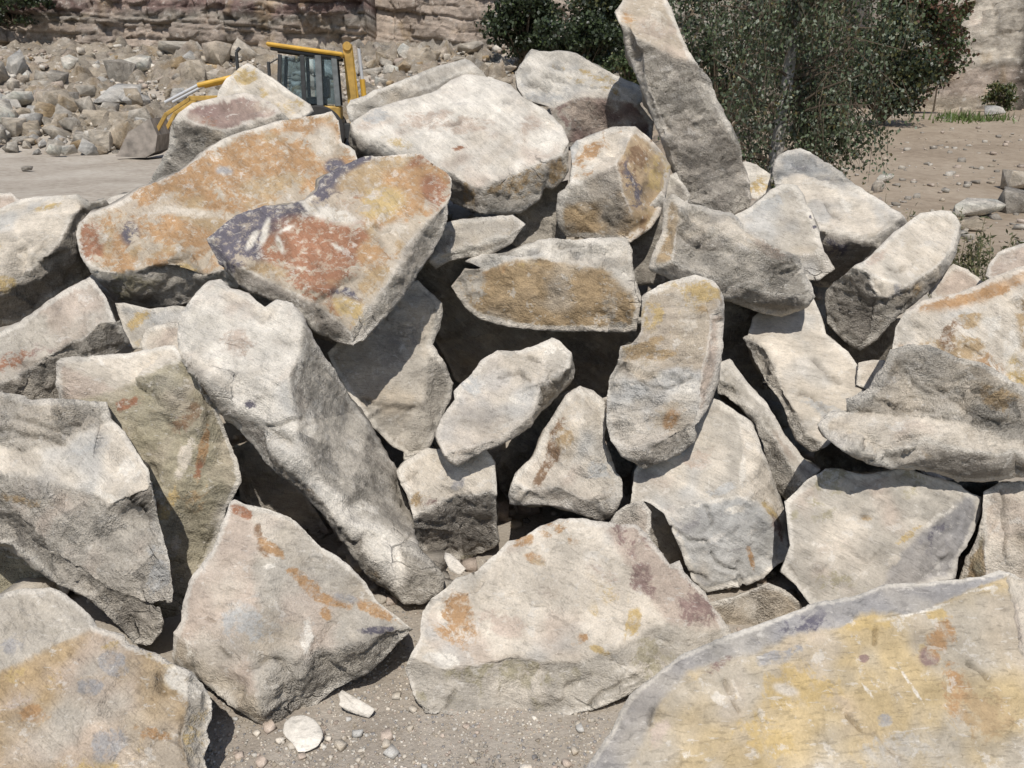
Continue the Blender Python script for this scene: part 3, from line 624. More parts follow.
rock(K_, 'small cream stone beside the foot of the pillar stone', 4.35, [
 F('738,164 745,161 757,164 771,174 771,190 758,200 740,195', -5, 45, 'c y.2', .6)], cat='stone')
rock(B_, 'log shaped boulder pointing up to the right with a rough dark end', 3.52, [
 F('853,266 870,255 887,240 907,222 920,213 938,211 951,211 960,225 954,250 945,260 928,272 903,287 888,301 879,298 868,272', 2, 50, 'w t.35 g.3', .5),
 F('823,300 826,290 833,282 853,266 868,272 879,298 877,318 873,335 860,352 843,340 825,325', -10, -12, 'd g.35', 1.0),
 F('960,225 958,240 953,262 943,277 918,300 893,325 878,342 860,352 873,335 877,318 879,298 888,301 903,287 928,272 945,260 954,250', 36, -6, 'g t.3 n.15', .9)], T=.4,
 stains=[(875,258,14,5,-30,'k',.5),(897,290,5,8,-30,'u',.5)], cracks=['890,268 898,271 904,269','876,280 884,292 890,305'])
rock(S_, 'smooth pale grey slab tilted down to the right under the rough grey boulder', 3.36, [
 F('747,334 752,316 775,300 795,296 815,295 822,312 828,332 850,350 860,365 872,384 850,428 825,448 806,433 792,410 781,387 775,365 760,345', -2, 50, 'w l.4 g.25', .4),
 F('741,337 747,334 760,345 775,365 781,387 792,410 806,433 825,448 812,453 797,440 787,420 770,392 752,365', -40, 4, 'g d.25', 1.0)], T=.4,
 stains=[(826,410,26,10,30,'l',.6),(835,392,14,8,0,'c',.6)], cracks=['815,360 825,370 830,377 842,381','800,392 815,398 827,410'])
rock(K_, 'small pale stone in the gap under the log shaped boulder', 3.32, [
 F('858,362 872,359 886,360 882,378 872,392 856,385', -5, 42, 'w l.3', .5)], cat='stone')
rock(S_, 'narrow grey slab standing on edge between the tan striped boulder and the smooth pale slab', 3.06, [
 F('717,378 719,362 730,358 742,374 765,402 785,436 805,460 822,470 806,482 790,466 776,441 752,410 731,385', 14, 44, 'g k.3', .5),
 F('717,378 731,385 752,410 776,441 790,466 806,482 786,501 775,485 765,457 755,425 740,405 716,394', -20, 8, 'g d.3', 1.0)], T=.4)
rock(B_, 'orange and white boulder at the right edge above the layered grey one', 2.98, [
 F('905,312 923,300 940,297 958,294 975,287 993,277 1040,262 1052,276 1030,282 1005,290 985,300 962,309 938,311', 0, 66, 'o w.35 k.2', .5),
 F('890,352 893,340 895,327 905,312 938,311 962,309 985,300 1005,290 1030,282 1052,276 1062,330 1062,412 1024,394 1000,374 983,366 955,358 930,349 908,348', -8, 36, 'w n.28 o.2 l.2', .6)], T=.5,
 stains=[(955,302,24,5,-10,'o',.9),(995,290,28,7,-15,'o',.85),(975,320,18,10,0,'n',.85),(950,335,12,16,10,'b',.6),(970,345,20,9,15,'n',.8),(990,330,12,22,0,'c',.7),(1010,350,12,30,-10,'c',.6),(1020,375,12,20,0,'y',.7),(905,330,14,12,0,'g',.8),(925,330,12,6,0,'w',.8)])
rock(B_, 'layered grey boulder with a jutting lip at the right edge', 2.66, [
 F('848,402 870,391 878,377 886,362 890,349 908,345 930,346 955,356 983,363 1024,390 1072,408 1072,447 1040,445 1008,440 990,432 968,425 930,420 893,418 850,414', -4, 24, 'g t.3 w.15', 1.0),
 F('818,426 828,415 850,412 850,414 893,418 930,420 968,425 990,432 1008,440 1040,445 1072,447 1072,460 1008,454 973,452 948,447 925,441 908,447 890,455 875,456 853,446 824,434', 0, 56, 'w t.25 k.2', .7),
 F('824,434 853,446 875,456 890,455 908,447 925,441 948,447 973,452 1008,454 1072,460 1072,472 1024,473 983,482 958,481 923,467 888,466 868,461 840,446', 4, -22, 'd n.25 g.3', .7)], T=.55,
 stains=[(1000,400,40,16,20,'n',.35),(900,430,20,8,0,'c',.6)], cracks=['925,385 945,395 968,412 1000,425','905,372 915,385 930,395','870,400 900,410 930,412'])
rock(K_, 'pinkish stone wedged behind the log shaped boulder', 3.62, [
 F('928,292 945,272 953,264 968,270 983,282 976,294 950,300 932,300', 0, 48, 'k w.4 m.2', .5)], cat='stone')
rock(K_, 'rounded pink and grey stone at the right edge beside the weeds', 3.5, [
 F('986,276 988,265 998,252 1018,244 1050,238 1055,270 1024,275 995,285', -3, 46, 'k g.4 r.12', .5)], cat='stone')
# --- middle
rock(B_, 'tan striped boulder standing upright right of the dark centre gaps', 2.84, [
 F('641,296 647,290 667,281 695,275 705,279 717,288 717,307 708,345 705,369 680,365 660,370 640,377 628,365 616,358 620,345 630,342 640,330', -4, 42, 't w.4 y.2 n.15', .7),
 F('609,376 614,366 628,378 640,378 660,370 680,365 705,369 702,410 697,426 675,436 655,444 625,452 610,441 606,425 605,400', -5, 26, 'l w.45 t.2', .75),
 F('614,364 616,358 628,365 640,377 628,379', -30, -14, 'd', .7),
 F('717,288 722,297 722,325 721,352 716,387 710,410 702,420 697,426 702,410 705,369 708,345 717,307', 46, 12, 'k g.3', .7),
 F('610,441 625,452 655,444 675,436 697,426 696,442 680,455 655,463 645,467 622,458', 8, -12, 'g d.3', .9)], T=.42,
 stains=[(700,292,20,10,10,'y',.7),(645,345,20,6,-25,'n',.8),(640,310,4,20,10,'g',.9),(665,350,30,7,-10,'n',.5),(668,415,20,14,-25,'t',.8),(672,420,8,12,20,'o',.5),(690,385,16,8,-10,'c',.7),(690,325,14,16,-20,'w',.6),(655,315,14,18,20,'y',.4)], cracks=['640,378 665,385 690,378'])
rock(B_, 'pale blocky boulder lying diagonally at the centre of the heap', 2.95, [
 F('435,436 436,428 440,420 455,400 454,392 470,375 482,360 497,349 520,350 535,344 552,336 562,341 572,352 569,368 555,378 541,388 536,410 522,421 500,440 478,443 460,448 444,456', -8, 48, 'w l.4 g.2', .6),
 F('572,352 577,370 575,380 560,397 545,412 530,427 510,440 485,450 470,457 456,465 444,456 460,448 478,443 500,440 522,421 536,410 541,388 555,378 569,368', 32, -12, 'g t.3', .95)], T=.42,
 stains=[(475,385,14,14,-30,'l',.5),(550,350,14,14,0,'c',.5),(515,400,12,6,30,'c',.5)], cracks=['498,377 510,374 520,372 530,380','540,362 530,357'])
rock(K_, 'shaded rock in the dark hollow above the diagonal pale boulder', 4.15, [  # widened filler, its face tipped down so the hollow stays dark
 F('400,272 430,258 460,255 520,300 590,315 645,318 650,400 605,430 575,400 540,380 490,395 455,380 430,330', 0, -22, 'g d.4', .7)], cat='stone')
rock(B_, 'pyramid shaped pale rock with brown stains beside the dark centre gap', 2.93, [
 F('580,387 567,395 560,407 545,432 532,457 515,475 512,484 530,490 557,487 566,475 576,455 583,425 584,405', -28, 38, 'w t.3', .6),
 F('580,387 592,392 602,400 606,415 604,437 610,460 621,482 620,496 602,506 580,498 557,487 566,475 576,455 583,425 584,405', 20, 40, 'w l.35 k.2', .7),
 F('512,484 510,494 510,503 525,506 545,506 565,509 585,514 602,521 611,516 620,496 602,506 580,498 557,487 530,490', 2, -12, 'g t.3', .8)], T=.42,
 stains=[(552,450,8,34,22,'b',.75),(565,440,9,10,0,'n',.7),(540,475,6,14,20,'b',.6),(600,470,14,14,0,'l',.6)])
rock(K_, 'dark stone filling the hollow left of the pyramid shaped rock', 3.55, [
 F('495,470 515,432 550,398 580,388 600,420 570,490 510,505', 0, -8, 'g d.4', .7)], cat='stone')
rock(K_, 'dusty stone shaded behind the right side of the pyramid shaped rock', 3.15, [
 F('598,400 612,395 660,450 660,480 632,505 612,480', 10, 0, 'g k.3', .7)], cat='stone')
rock(B_, 'squarish block with a pitted dark grey front low in the centre', 2.98, [
 F('397,471 405,462 427,450 437,450 470,446 485,448 495,462 497,480 497,494 475,496 455,498 440,503 412,517 408,495 400,482', -4, 50, 'w k.35 g.25', .6),
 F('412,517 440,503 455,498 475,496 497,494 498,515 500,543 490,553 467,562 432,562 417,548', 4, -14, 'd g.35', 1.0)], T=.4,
 stains=[(420,500,12,8,-20,'n',.5),(432,503,10,5,-10,'m',.4),(460,485,16,8,-10,'u',.35),(470,560,20,4,0,'v',.5)], cracks=['402,482 410,478 416,472'])
rock(B_, 'upright grey rock half in the shadow of the rust topped slab', 3.46, [
 F('326,352 345,335 365,325 400,288 418,280 426,312 431,345 426,370 417,407 410,430 404,452 393,447 365,419 335,372', 22, 22, 'g t.35 d.2', .5),
 F('418,280 428,290 441,303 442,312 436,330 432,346 444,364 454,383 451,398 443,415 435,430 425,451 404,461 404,452 410,430 417,407 426,370 431,345 426,312', 32, 30, 'g w.3', .75)], T=.4,
 stains=[(395,345,22,30,0,'d',.5)], cracks=['362,400 385,408 412,409','385,408 370,420'])
# --- right of centre, lower
rock(B_, 'blue-grey cube-like block with a flat cracked front', 2.88, [
 F('655,436 690,400 715,397 735,407 746,425 746,450 742,480 740,496 717,503 700,500 685,505 664,514 645,501 628,503 632,470', -4, 48, 'g w.35 l.3 k.15', .5),
 F('645,501 628,503 616,521 630,526 643,528', -10, 20, 'g t.3', .9),
 F('735,407 752,420 755,425 765,457 772,475 780,495 788,525 792,552 776,530 762,503 740,496 742,480 746,450 746,425', 42, 28, 'w k.3 y.2', .6),
 F('664,514 685,505 700,500 717,503 740,496 762,503 776,530 792,552 793,561 780,566 765,580 742,587 725,590 707,593 692,580 682,552 672,530', -2, 16, 'l u.3 w.15', .5)], T=.42,
 stains=[(700,504,42,3,-10,'c',1),(750,499,14,3,20,'c',1),(735,510,12,5,-10,'c',.8),(720,490,20,6,-20,'l',.6),(752,560,3,14,-15,'o',.7),(772,515,4,16,-25,'y',.7),(778,530,4,16,-30,'m',.5),(745,470,4,30,5,'c',.6),(695,460,24,14,-20,'k',.4)],
 cracks=['672,528 690,540 705,541','706,508 712,524','710,552 722,568 735,572','690,572 706,580','740,578 746,590'])
rock(K_, 'small grey stone between the pale front boulder and the cube-like block', 2.82, [
 F('606,527 616,512 626,504 642,500 652,512 650,545 610,540', -8, 36, 'g k.3', .7)], cat='stone')
rock(K_, 'shaded stone behind the left edge of the cube-like block', 3.1, [
 F('640,505 660,498 700,540 705,575 680,575 648,545', 5, -6, 'g d.3', .6)], cat='stone')
rock(B_, 'wide flat-faced grey boulder with a dark triangular right corner', 2.72, [
 F('784,501 796,490 807,480 825,469 840,469 863,475 893,470 908,467 928,475 960,486 968,493 950,510 930,527 912,545 893,563 888,580 885,596 850,612 810,607 795,585 780,572 790,545', -4, 34, 'g w.35 k.2 v.2', .4),
 F('968,493 980,497 982,512 975,530 965,550 958,557 955,578 885,596 888,580 893,563 912,545 930,527 950,510', 30, 24, 'u p.25 g.2', .35)], T=.4,
 stains=[(940,517,24,4,-35,'c',.75),(910,535,20,5,-40,'y',.7),(895,562,10,6,-40,'w',.7),(830,580,30,14,0,'v',.45),(820,545,20,5,20,'c',.4),(868,517,8,4,0,'n',.5),(965,570,20,8,0,'g',.3)], cracks=['862,516 870,517'])
rock(B_, 'pale tan boulder cut off by the right edge below the layered boulder', 2.74, [
 F('984,492 1000,484 1060,482 1070,600 990,594 985,560 984,520', 2, 36, 'w k.4 t.3', .7),
 F('984,492 984,520 985,560 990,594 958,580 966,556 978,530 982,512', -45, 6, 'n v.3', .7)], T=.4, cracks=['1000,490 1004,530 1006,560'])
rock(K_, 'dusty tan stone in the shaded hollow beneath the cube-like block', 2.98, [
 F('700,605 735,596 768,583 785,590 800,602 812,618 765,634 725,634', 0, 12, 't g.4', .7)], cat='stone')
rock(K_, 'stone deep in the gap between the brown upright boulder and the long slab', 3.45, [
 F('226,452 250,440 300,485 335,540 290,535 240,500', 0, -5, 'g t.3', .6)], cat='stone')
rock(K_, 'shaded stone behind the tan striped boulder and under the rough grey one', 3.85, [  # filler added behind the gap, tipped away from the sun to darken it
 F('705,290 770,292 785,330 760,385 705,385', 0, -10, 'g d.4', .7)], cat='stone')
rock(K_, 'small stone in the crack at the foot of the pillar stone', 3.95, [
 F('655,200 662,180 676,172 690,196 684,210', -5, 40, 'g d.3', .6)], cat='stone')
# --- back left of the heap
rock(B_, 'pale triangular boulder in front of the yellow digger cab', 4.75, [
 F('210,112 216,100 218,91 227,79 247,63 252,65 276,81 295,95 310,105 314,112 290,125 240,125', 10, 30, 'w g.45 y.12', .4)], T=.5,
 stains=[(245,77,14,9,-20,'y',.6),(240,88,10,5,0,'c',.6)])
rock(B_, 'rock with a red-brown top left of the orange slab', 4.32, [
 F('181,113 193,104 225,98 244,93 259,96 276,105 282,112 268,117 252,121 238,127 222,130 200,126 188,120', 2, 56, 'm k.25 r.2', .4),
 F('181,113 188,120 200,126 222,130 238,127 252,121 268,117 282,112 292,122 250,140 210,160 180,182 148,184 160,165 169,150 172,128', -8, 2, 'g d.3 t.25', .95)], T=.5)
rock(K_, 'small grey stone on the dirt left of the orange slab', 4.3, [
 F('105,205 108,199 120,195 132,192 135,200 122,208', 0, 50, 'g w.3', .6)], cat='stone')
# --- loose stones on the gravel in front
rock('pebble', 'round pale flat stone on the gravel in front of the streaked boulder', 2.26, [
 F('281,731 284,721 292,715 304,714 315,719 322,728 324,737 318,747 308,752 298,753 292,744 285,738', 0, 76, 'c w.3', .25)], T=.035, cat='pebble', amp=.25, rnd=2, floor=.012)
rock('pebble', 'long pale stone lying on the gravel beside the streaked boulder', 2.36, [
 F('338,694 342,690 352,695 364,702 375,709 373,713 362,711 348,707 340,701', 0, 72, 'c w.3', .25),
 F('340,701 348,707 362,711 373,713 369,718 358,715 345,710 339,705', 0, 10, 'c', .25)], T=.04, cat='pebble', amp=.25, floor=.003)
rock('pebble', 'pale triangular stone at the foot of the squarish pitted block', 2.66, [
 F('444,558 445,552 451,554 459,561 466,569 460,575 450,571', -5, 50, 'w v.3', .4)], T=.05, cat='pebble', amp=.4)

# filler stones added deep in the hollows so no sunlit ground shows through
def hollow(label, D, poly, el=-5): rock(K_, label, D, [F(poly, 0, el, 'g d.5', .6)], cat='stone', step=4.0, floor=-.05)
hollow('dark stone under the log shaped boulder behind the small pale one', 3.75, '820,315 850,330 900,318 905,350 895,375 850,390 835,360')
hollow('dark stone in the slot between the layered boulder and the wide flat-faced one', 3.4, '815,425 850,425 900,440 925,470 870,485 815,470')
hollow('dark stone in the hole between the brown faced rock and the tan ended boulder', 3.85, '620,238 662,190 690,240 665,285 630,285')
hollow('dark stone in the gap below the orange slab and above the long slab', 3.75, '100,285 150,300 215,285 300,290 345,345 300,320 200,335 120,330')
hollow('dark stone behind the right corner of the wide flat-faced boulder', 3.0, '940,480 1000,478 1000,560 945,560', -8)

# ---------------------------------------------------------------- ground: gravel in front, earth core under the heap, yard, rubble bank rising to the quarry faces
def height(x, y):
    h = 0.012*fbm(np.stack([x*1.3, y*1.3, 0*x], 1), 3, 5)+.004*fbm(np.stack([x*9, y*9, 0*x], 1), 3, 6)*np.clip(1-(y-4)/6, 0, 1)
    core = np.clip(.75*(y-3.75), 0, 1.0)*sstep(0, 1, (7.4-y)/1.6)*sstep(0, 1, (3.3-np.abs(x+.1))/1.2)
    core = core*sstep(0, 1, (core)/.15)
    h = h+core+.05*core*fbm(np.stack([x*5, y*5, 0*x], 1), 3, 8)
    px = x/np.maximum(y, 1)                               # bearing decides which side of the quarry we are on
    left = sstep(0, 1, (6.5-x)/6.0)
    bank = np.clip((y-25.5-.8*vnoise(np.stack([x*.3, 0*x, 0*x], 1), 3))*.30, 0, 3.4)*left
    right = np.clip((y-11.5)*.057, 0, .92)*sstep(0, 1, (x-2.0)/3.0)
    far = sstep(8, 20, y)
    h = h+bank+right+far*.14*fbm(np.stack([x*.5, y*.5, 0*x], 1), 4, 9)+far*.05*vnoise(np.stack([x*2, y*2, 0*x], 1), 10)
    return h
def gz(x, y): return float(height(np.array([float(x)]), np.array([float(y)]))[0])
def axis(a, b, fine, grow, lim):
    out = [a]; s = fine
    while out[-1] < b:
        out.append(out[-1]+s)
        s = min(s*grow, lim) if out[-1] > lim_start(a) else s
    return out
def lim_start(a): return a
gxp = [0.0]; s = .022
while gxp[-1] < 140: gxp.append(gxp[-1]+s); s = s if gxp[-1] < 1.3 else min(s*1.06, 8)
gx = np.array([-q for q in gxp[:0:-1]]+gxp)
gyp = [-30, -20, -12, -7, -4, -2, -.8, .2, .8, 1.2]; s = .02
while gyp[-1] < 160: gyp.append(gyp[-1]+s); s = s if gyp[-1] < 3.2 else min(s*1.045, 6)
gy = np.array(gyp)
GX, GY = np.meshgrid(gx, gy); gv = np.stack([GX.ravel(), GY.ravel(), height(GX.ravel(), GY.ravel())], 1)
nx = len(gx); ii, jj = np.meshgrid(np.arange(len(gy)-1), np.arange(nx-1), indexing='ij'); a = (ii*nx+jj).ravel()
gt = np.concatenate([np.stack([a, a+1, a+nx+1], 1), np.stack([a, a+nx+1, a+nx], 1)])
def ground_mat():
    m, n, l, b = new_mat('dusty_gravel')
    tc = n.new('ShaderNodeTexCoord')
    def noise(sc, det=8, ro=.65):
        t = n.new('ShaderNodeTexNoise'); t.inputs['Scale'].default_value = sc; t.inputs['Detail'].default_value = det
        t.inputs['Roughness'].default_value = ro; l.new(tc.outputs['Object'], t.inputs['Vector']); return t
    big, mid, fine = noise(.45), noise(7), noise(120, 6, .7)
    cr = n.new('ShaderNodeValToRGB'); e = cr.color_ramp.elements
    e[0].position = .38; e[0].color = (.27, .23, .185, 1); e[1].position = .63; e[1].color = (.44, .395, .335, 1)
    q = cr.color_ramp.elements.new(.5); q.color = (.36, .315, .26, 1)
    mx = n.new('ShaderNodeMath'); mx.operation = 'MULTIPLY_ADD'; mx.inputs[1].default_value = .45
    sb = n.new('ShaderNodeMath'); sb.operation = 'MULTIPLY'; sb.inputs[1].default_value = .55
    l.new(big.outputs['Fac'], sb.inputs[0]); l.new(mid.outputs['Fac'], mx.inputs[0]); l.new(sb.outputs[0], mx.inputs[2])
    l.new(mx.outputs[0], cr.inputs[0])
    vo = n.new('ShaderNodeTexVoronoi'); vo.inputs['Scale'].default_value = 75; l.new(tc.outputs['Object'], vo.inputs['Vector'])
    hs = n.new('ShaderNodeMixRGB'); hs.blend_type = 'MULTIPLY'; hs.inputs[0].default_value = .35
    gr = n.new('ShaderNodeMapRange'); gr.inputs[3].default_value = .75; gr.inputs[4].default_value = 1.25
    l.new(fine.outputs['Fac'], gr.inputs[0])
    sc = n.new('ShaderNodeVectorMath'); sc.operation = 'SCALE'; l.new(cr.outputs[0], sc.inputs[0]); l.new(gr.outputs[0], sc.inputs['Scale'])
    # brown earth instead of pale stone dust in the yard on the right
    sx = n.new('ShaderNodeSeparateXYZ'); l.new(tc.outputs['Object'], sx.inputs[0])
    def ramp(sock, a0, a1):
        q = n.new('ShaderNodeMapRange'); q.interpolation_type = 'SMOOTHSTEP'; q.inputs[1].default_value = a0; q.inputs[2].default_value = a1; l.new(sock, q.inputs[0]); return q.outputs[0]
    fm = n.new('ShaderNodeMath'); fm.operation = 'MULTIPLY'; l.new(ramp(sx.outputs[0], .5, 3.0), fm.inputs[0]); l.new(ramp(sx.outputs[1], 6, 9), fm.inputs[1])
    em = n.new('ShaderNodeMix'); em.data_type = 'RGBA'; em.blend_type = 'MULTIPLY'; em.inputs[7].default_value = (.80, .735, .66, 1)
    l.new(fm.outputs[0], em.inputs[0]); l.new(sc.outputs[0], em.inputs[6]); l.new(em.outputs[2], b.inputs['Base Color'])
    b.inputs['Roughness'].default_value = .95; b.inputs['Specular IOR Level'].default_value = .15
    ad = n.new('ShaderNodeMath'); ad.operation = 'MULTIPLY_ADD'; ad.inputs[1].default_value = -.5
    l.new(vo.outputs['Distance'], ad.inputs[0]); l.new(fine.outputs['Fac'], ad.inputs[2])
    bp = n.new('ShaderNodeBump'); bp.inputs['Strength'].default_value = .6; bp.inputs['Distance'].default_value = .012
    l.new(ad.outputs[0], bp.inputs['Height']); l.new(bp.outputs[0], b.inputs['Normal'])
    return m
mesh_obj('ground', gv, gt, ground_mat(), kind='structure', smooth=True)

# ---------------------------------------------------------------- loose stone shapes shared by many stones
def stone_shape(seed, sub=2):                           # angular block: hull of a few random points
    r = np.random.default_rng(seed); bm = bmesh.new()
    for sx in (-1, 1):
        for sy in (-1, 1):
            for sz in (-1, 1): bm.verts.new((sx*r.uniform(.3, 1.05), sy*r.uniform(.3, .9), sz*r.uniform(.2, .75)))
    for q in range(2+sub):
        d = r.normal(size=3); d /= np.linalg.norm(d); bm.verts.new(d*np.array([1, .8, .6]))
    res = bmesh.ops.convex_hull(bm, input=bm.verts[:]); bmesh.ops.delete(bm, geom=list(set(q for q in res['geom_unused']+res['geom_interior'] if isinstance(q, bmesh.types.BMVert))), context='VERTS')
    bmesh.ops.triangulate(bm, faces=bm.faces[:])
    if sub > 1:
        bmesh.ops.bevel(bm, geom=bm.edges[:], offset=.02, segments=1, affect='EDGES'); bmesh.ops.triangulate(bm, faces=bm.faces[:])
    bm.verts.index_update(); bmesh.ops.recalc_face_normals(bm, faces=bm.faces[:])
    v = np.array([q.co[:] for q in bm.verts]); t = np.array([[x.index for x in f.verts] for f in bm.faces]); bm.free()
    return v+.05*np.stack([vnoise(v*3, seed), vnoise(v*3, seed+1), vnoise(v*3, seed+2)], 1), t
def shape_mesh(name, seed, sub, cols, mat):
    v, t = stone_shape(seed, sub); v[:, 2] -= v[:, 2].min()
    r = np.random.default_rng(seed+500); c = np.array(PAL[cols[0]])*np.ones((len(v), 1))
    for q in cols[1:]:
        mk = sstep(-.1, .5, fbm(v*1.6+seed, 4, seed+int(r.integers(99))))[:, None]*.8; c = c*(1-mk)+np.array(PAL[q])*mk
    c = c*(1+.18*fbm(v*5, 3, seed+9))[:, None]*1.18
    o = mesh_obj(name, v, t, mat, cols=np.clip(c, .02, .7), rough=np.full(len(v), .8)); me = o.data; bpy.data.objects.remove(o); return me
FAR_M = [shape_mesh('rubble_stone', 900+i, 2, cc, M_FAR) for i, cc in enumerate(['gt', 'cw', 'tk', 'gd', 'nt', 'lw', 'tn', 'wk', 'dg', 'wt'])]
PEB_M = [shape_mesh('pebble', 950+i, 1, cc, M_PEB) for i, cc in enumerate(['gt', 'wc', 'tg', 'k', 'lg', 'lw', 'k'])]
def put(me, name, loc, sc, rot, label, cat, group=None):
    o = bpy.data.objects.new(name, me); C.objects.link(o); o.location = loc; o.scale = sc; o.rotation_euler = rot
    return tag(o, label, cat, group)

# ---------------------------------------------------------------- pebbles on the gravel
k = 0
while k < 70:
    px, py = rng.uniform(225, 600), rng.uniform(690, 790)
    p = on_ground(px, py); s = rng.choice([.006, .007, .009, .011, .014, .018])*rng.uniform(.8, 1.2)
    put(rng.choice(PEB_M), 'pebble', (p[0], p[1], gz(p[0], p[1])-.25*s), (s, s*rng.uniform(.8, 1.1), s*rng.uniform(.7, 1)), (0, 0, rng.uniform(0, 6.3)),
        'small loose pebble on the gravel in front of the boulders', 'pebble', 'small pebbles scattered on the front gravel'); k += 1
for (px, py, s, mi, lab) in [(262, 764, .017, 3, 'rounded pinkish pebble on the gravel near the bottom left boulder'), (257, 735, .013, 1, 'small white oval pebble near the foot of the streaked boulder'),
                        (387, 737, .020, 3, 'rounded lilac pebble on the gravel in front of the central boulder'), (392, 754, .022, 5, 'cluster-like knobbly pale pebble on the gravel at the bottom'),
                        (349, 719, .011, 5, 'small round grey pebble beside the long pale stone'), (574, 749, .013, 5, 'greenish pale pebble near the huge bottom right boulder')]:
    p = on_ground(px, py); put(PEB_M[mi], 'pebble', (p[0], p[1], gz(p[0], p[1])-.004), (s, s, s*.8), (0, 0, px), lab, 'pebble')
# grit too fine to count
gvv, gtt, gcc = [], [], []; off = 0; base = [stone_shape(970+i, 1) for i in range(4)]
gr = np.random.default_rng(5); NG = 11000; NF = 700
qx = np.concatenate([gr.uniform(190, 740, NG-NF), gr.uniform(780, 1040, NF)]); qy = np.concatenate([gr.uniform(560, 800, NG-NF), gr.uniform(125, 245, NF)])
rr_ = rays(np.stack([qx, qy], 1)); gp = EYE+rr_*((-CAM_H)/rr_[:, 2])[:, None]; gzz = height(gp[:, 0], gp[:, 1])
gs = np.concatenate([gr.uniform(.0016, .0048, NG-NF)*np.where(gr.random(NG-NF) < .08, 1.8, 1), gr.choice([.012, .016, .02, .03, .05, .08], NF)*gr.uniform(.7, 1.2, NF)])
for i in range(NG):
    v, t = base[i % 4]; a = gr.uniform(0, 6.28); ca, sa = math.cos(a), math.sin(a); s = gs[i]
    gvv.append(v@np.array([[ca, sa, 0], [-sa, ca, 0], [0, 0, 1]])*s+np.array([gp[i, 0], gp[i, 1], gzz[i]+s*.2])); gtt.append(t+off); off += len(v)
    c = np.array(PAL[['g', 't', 'w', 'k', 'c', 'u', 'w'][int(gr.integers(7))] if i < NG-NF else ['d', 't', 'g', 'k', 'd', 'g'][int(gr.integers(6))]])*gr.uniform(.75, 1.05); gcc.append(np.tile(c, (len(v), 1)))
mesh_obj('grit', np.concatenate(gvv), np.concatenate(gtt), M_STONE, cols=np.concatenate(gcc), rough=np.full(off, .0), kind='stuff', label='fine pale grit scattered over the dusty ground')

# ---------------------------------------------------------------- quarry faces
def cliff(name, x0, x1, yfun, z0, z1, label, seed, bands, nx=380, nz=150, depth=1.0, joint=2.2, tone=.92):
    xs = np.linspace(x0, x1, nx); zs = np.linspace(z0, z1, nz); X, Z = np.meshgrid(xs, zs); X = X.ravel(); Z = Z.ravel()
    Y = yfun(X); P = np.stack([X, Z, 0*X], 1)
    off = .5*fbm(P*.28, 3, seed)*depth
    warp = Z+.42*fbm(P*.22, 3, seed+1)+.06*X
    def blocks(th, jw, sd):                               # beds of stone cut by upright joints
        lz = warp/th; L = np.floor(lz).astype(np.int64); jx = X+.10*fbm(P*.8, 2, sd+3)+.12*Z
        sh = (_hash(L, L*0, L*0, sd) & 1023)/1023; wj = jw*(.6+.9*((_hash(L, L*0+1, L*0, sd) & 1023)/1023)); bx = (jx/wj+sh*7); Bq = np.floor(bx).astype(np.int64)
        hh = (_hash(L, Bq, L*0, sd+1) & 1023)/1023; gap = np.minimum(np.minimum(bx-Bq, Bq+1-bx)*wj, np.minimum(lz-L, L+1-lz)*th)
        return hh, gap
    h1, g1 = blocks(1.25, joint, seed+20); h2, g2 = blocks(.5, joint*.5, seed+21)
    off += depth*(.95*(h1-.5)+.5*(h2-.5)+.16*np.exp(-(g1/.06)**2)+.08*np.exp(-(g2/.05)**2))
    off += .34*depth*chips(np.stack([X*1.1, warp*1.3, 0*X], 1), seed+3)
    off += .10*depth*fbm(P*2.6, 3, seed+4)
    slope = (Z-z0)*.12
    V = np.stack([X, Y+off+slope, Z], 1)
    col = np.zeros((len(X), 3)); nz_ = fbm(P*.5, 4, seed+5)
    for k, (zt, key) in enumerate(bands):
        m = sstep(zt-.25, zt+.25, Z+.5*nz_)[:, None]; col = col*(1-m)+np.array(PAL[key])*m
    for q, key in enumerate('dnk'):
        m = sstep(.15, .55, fbm(P*np.array([.7, .5, 1])+q*31, 5, seed+7+q, .6))[:, None]*.6; col = col*(1-m)+np.array(PAL[key])*m
    run = sstep(.25, .6, fbm(P*np.array([3.0, .22, 1]), 4, seed+12))[:, None]*.35; col = col*(1-run)+np.array(PAL['d'])*.6*run   # water stains
    if 'right' in name: col *= (1-.72*sstep(25.6, 26.1, X+.25*fbm(P*.9, 3, seed+15)))[:, None]      # shadow over the right end, painted into the face colour
    col *= ((1+.2*fbm(P*3, 4, seed+14))*(.82+.36*h1)*(.9+.2*h2))[:, None]
    a = (np.arange(nz-1)[:, None]*nx+np.arange(nx-1)[None]).ravel()
    T = np.concatenate([np.stack([a, a+1, a+nx+1], 1), np.stack([a, a+nx+1, a+nx], 1)])
    # thick: closed by a back sheet well inside the hill
    nV = len(V); Bk = V.copy(); Bk[:, 1] += 6; V = np.concatenate([V, Bk]); T = np.concatenate([T, T[:, ::-1]+nV])
    edge = list(range(nx))+[r*nx+nx-1 for r in range(1, nz)]+[(nz-1)*nx+c for c in range(nx-2, -1, -1)]+[r*nx for r in range(nz-2, 0, -1)]
    E = np.array(edge); E2 = np.roll(E, -1); T = np.concatenate([T, np.stack([E2, E, E+nV], 1), np.stack([E2, E+nV, E2+nV], 1)])
    col = np.concatenate([col, col])
    return mesh_obj(name, V, T, M_FAR, cols=np.clip(col*tone, .02, .6), rough=np.full(len(V), .9), kind='structure')
cliff('quarry_cliff_left', -34, -6.5, lambda x: 38.5+.05*(x+20), 2.2, 10.5, None, 51, [(-9, 't'), (3.4, 'k'), (4.6, 'd'), (5.0, 'm'), (5.6, 'k'), (6.6, 'n'), (7.6, 'g')])
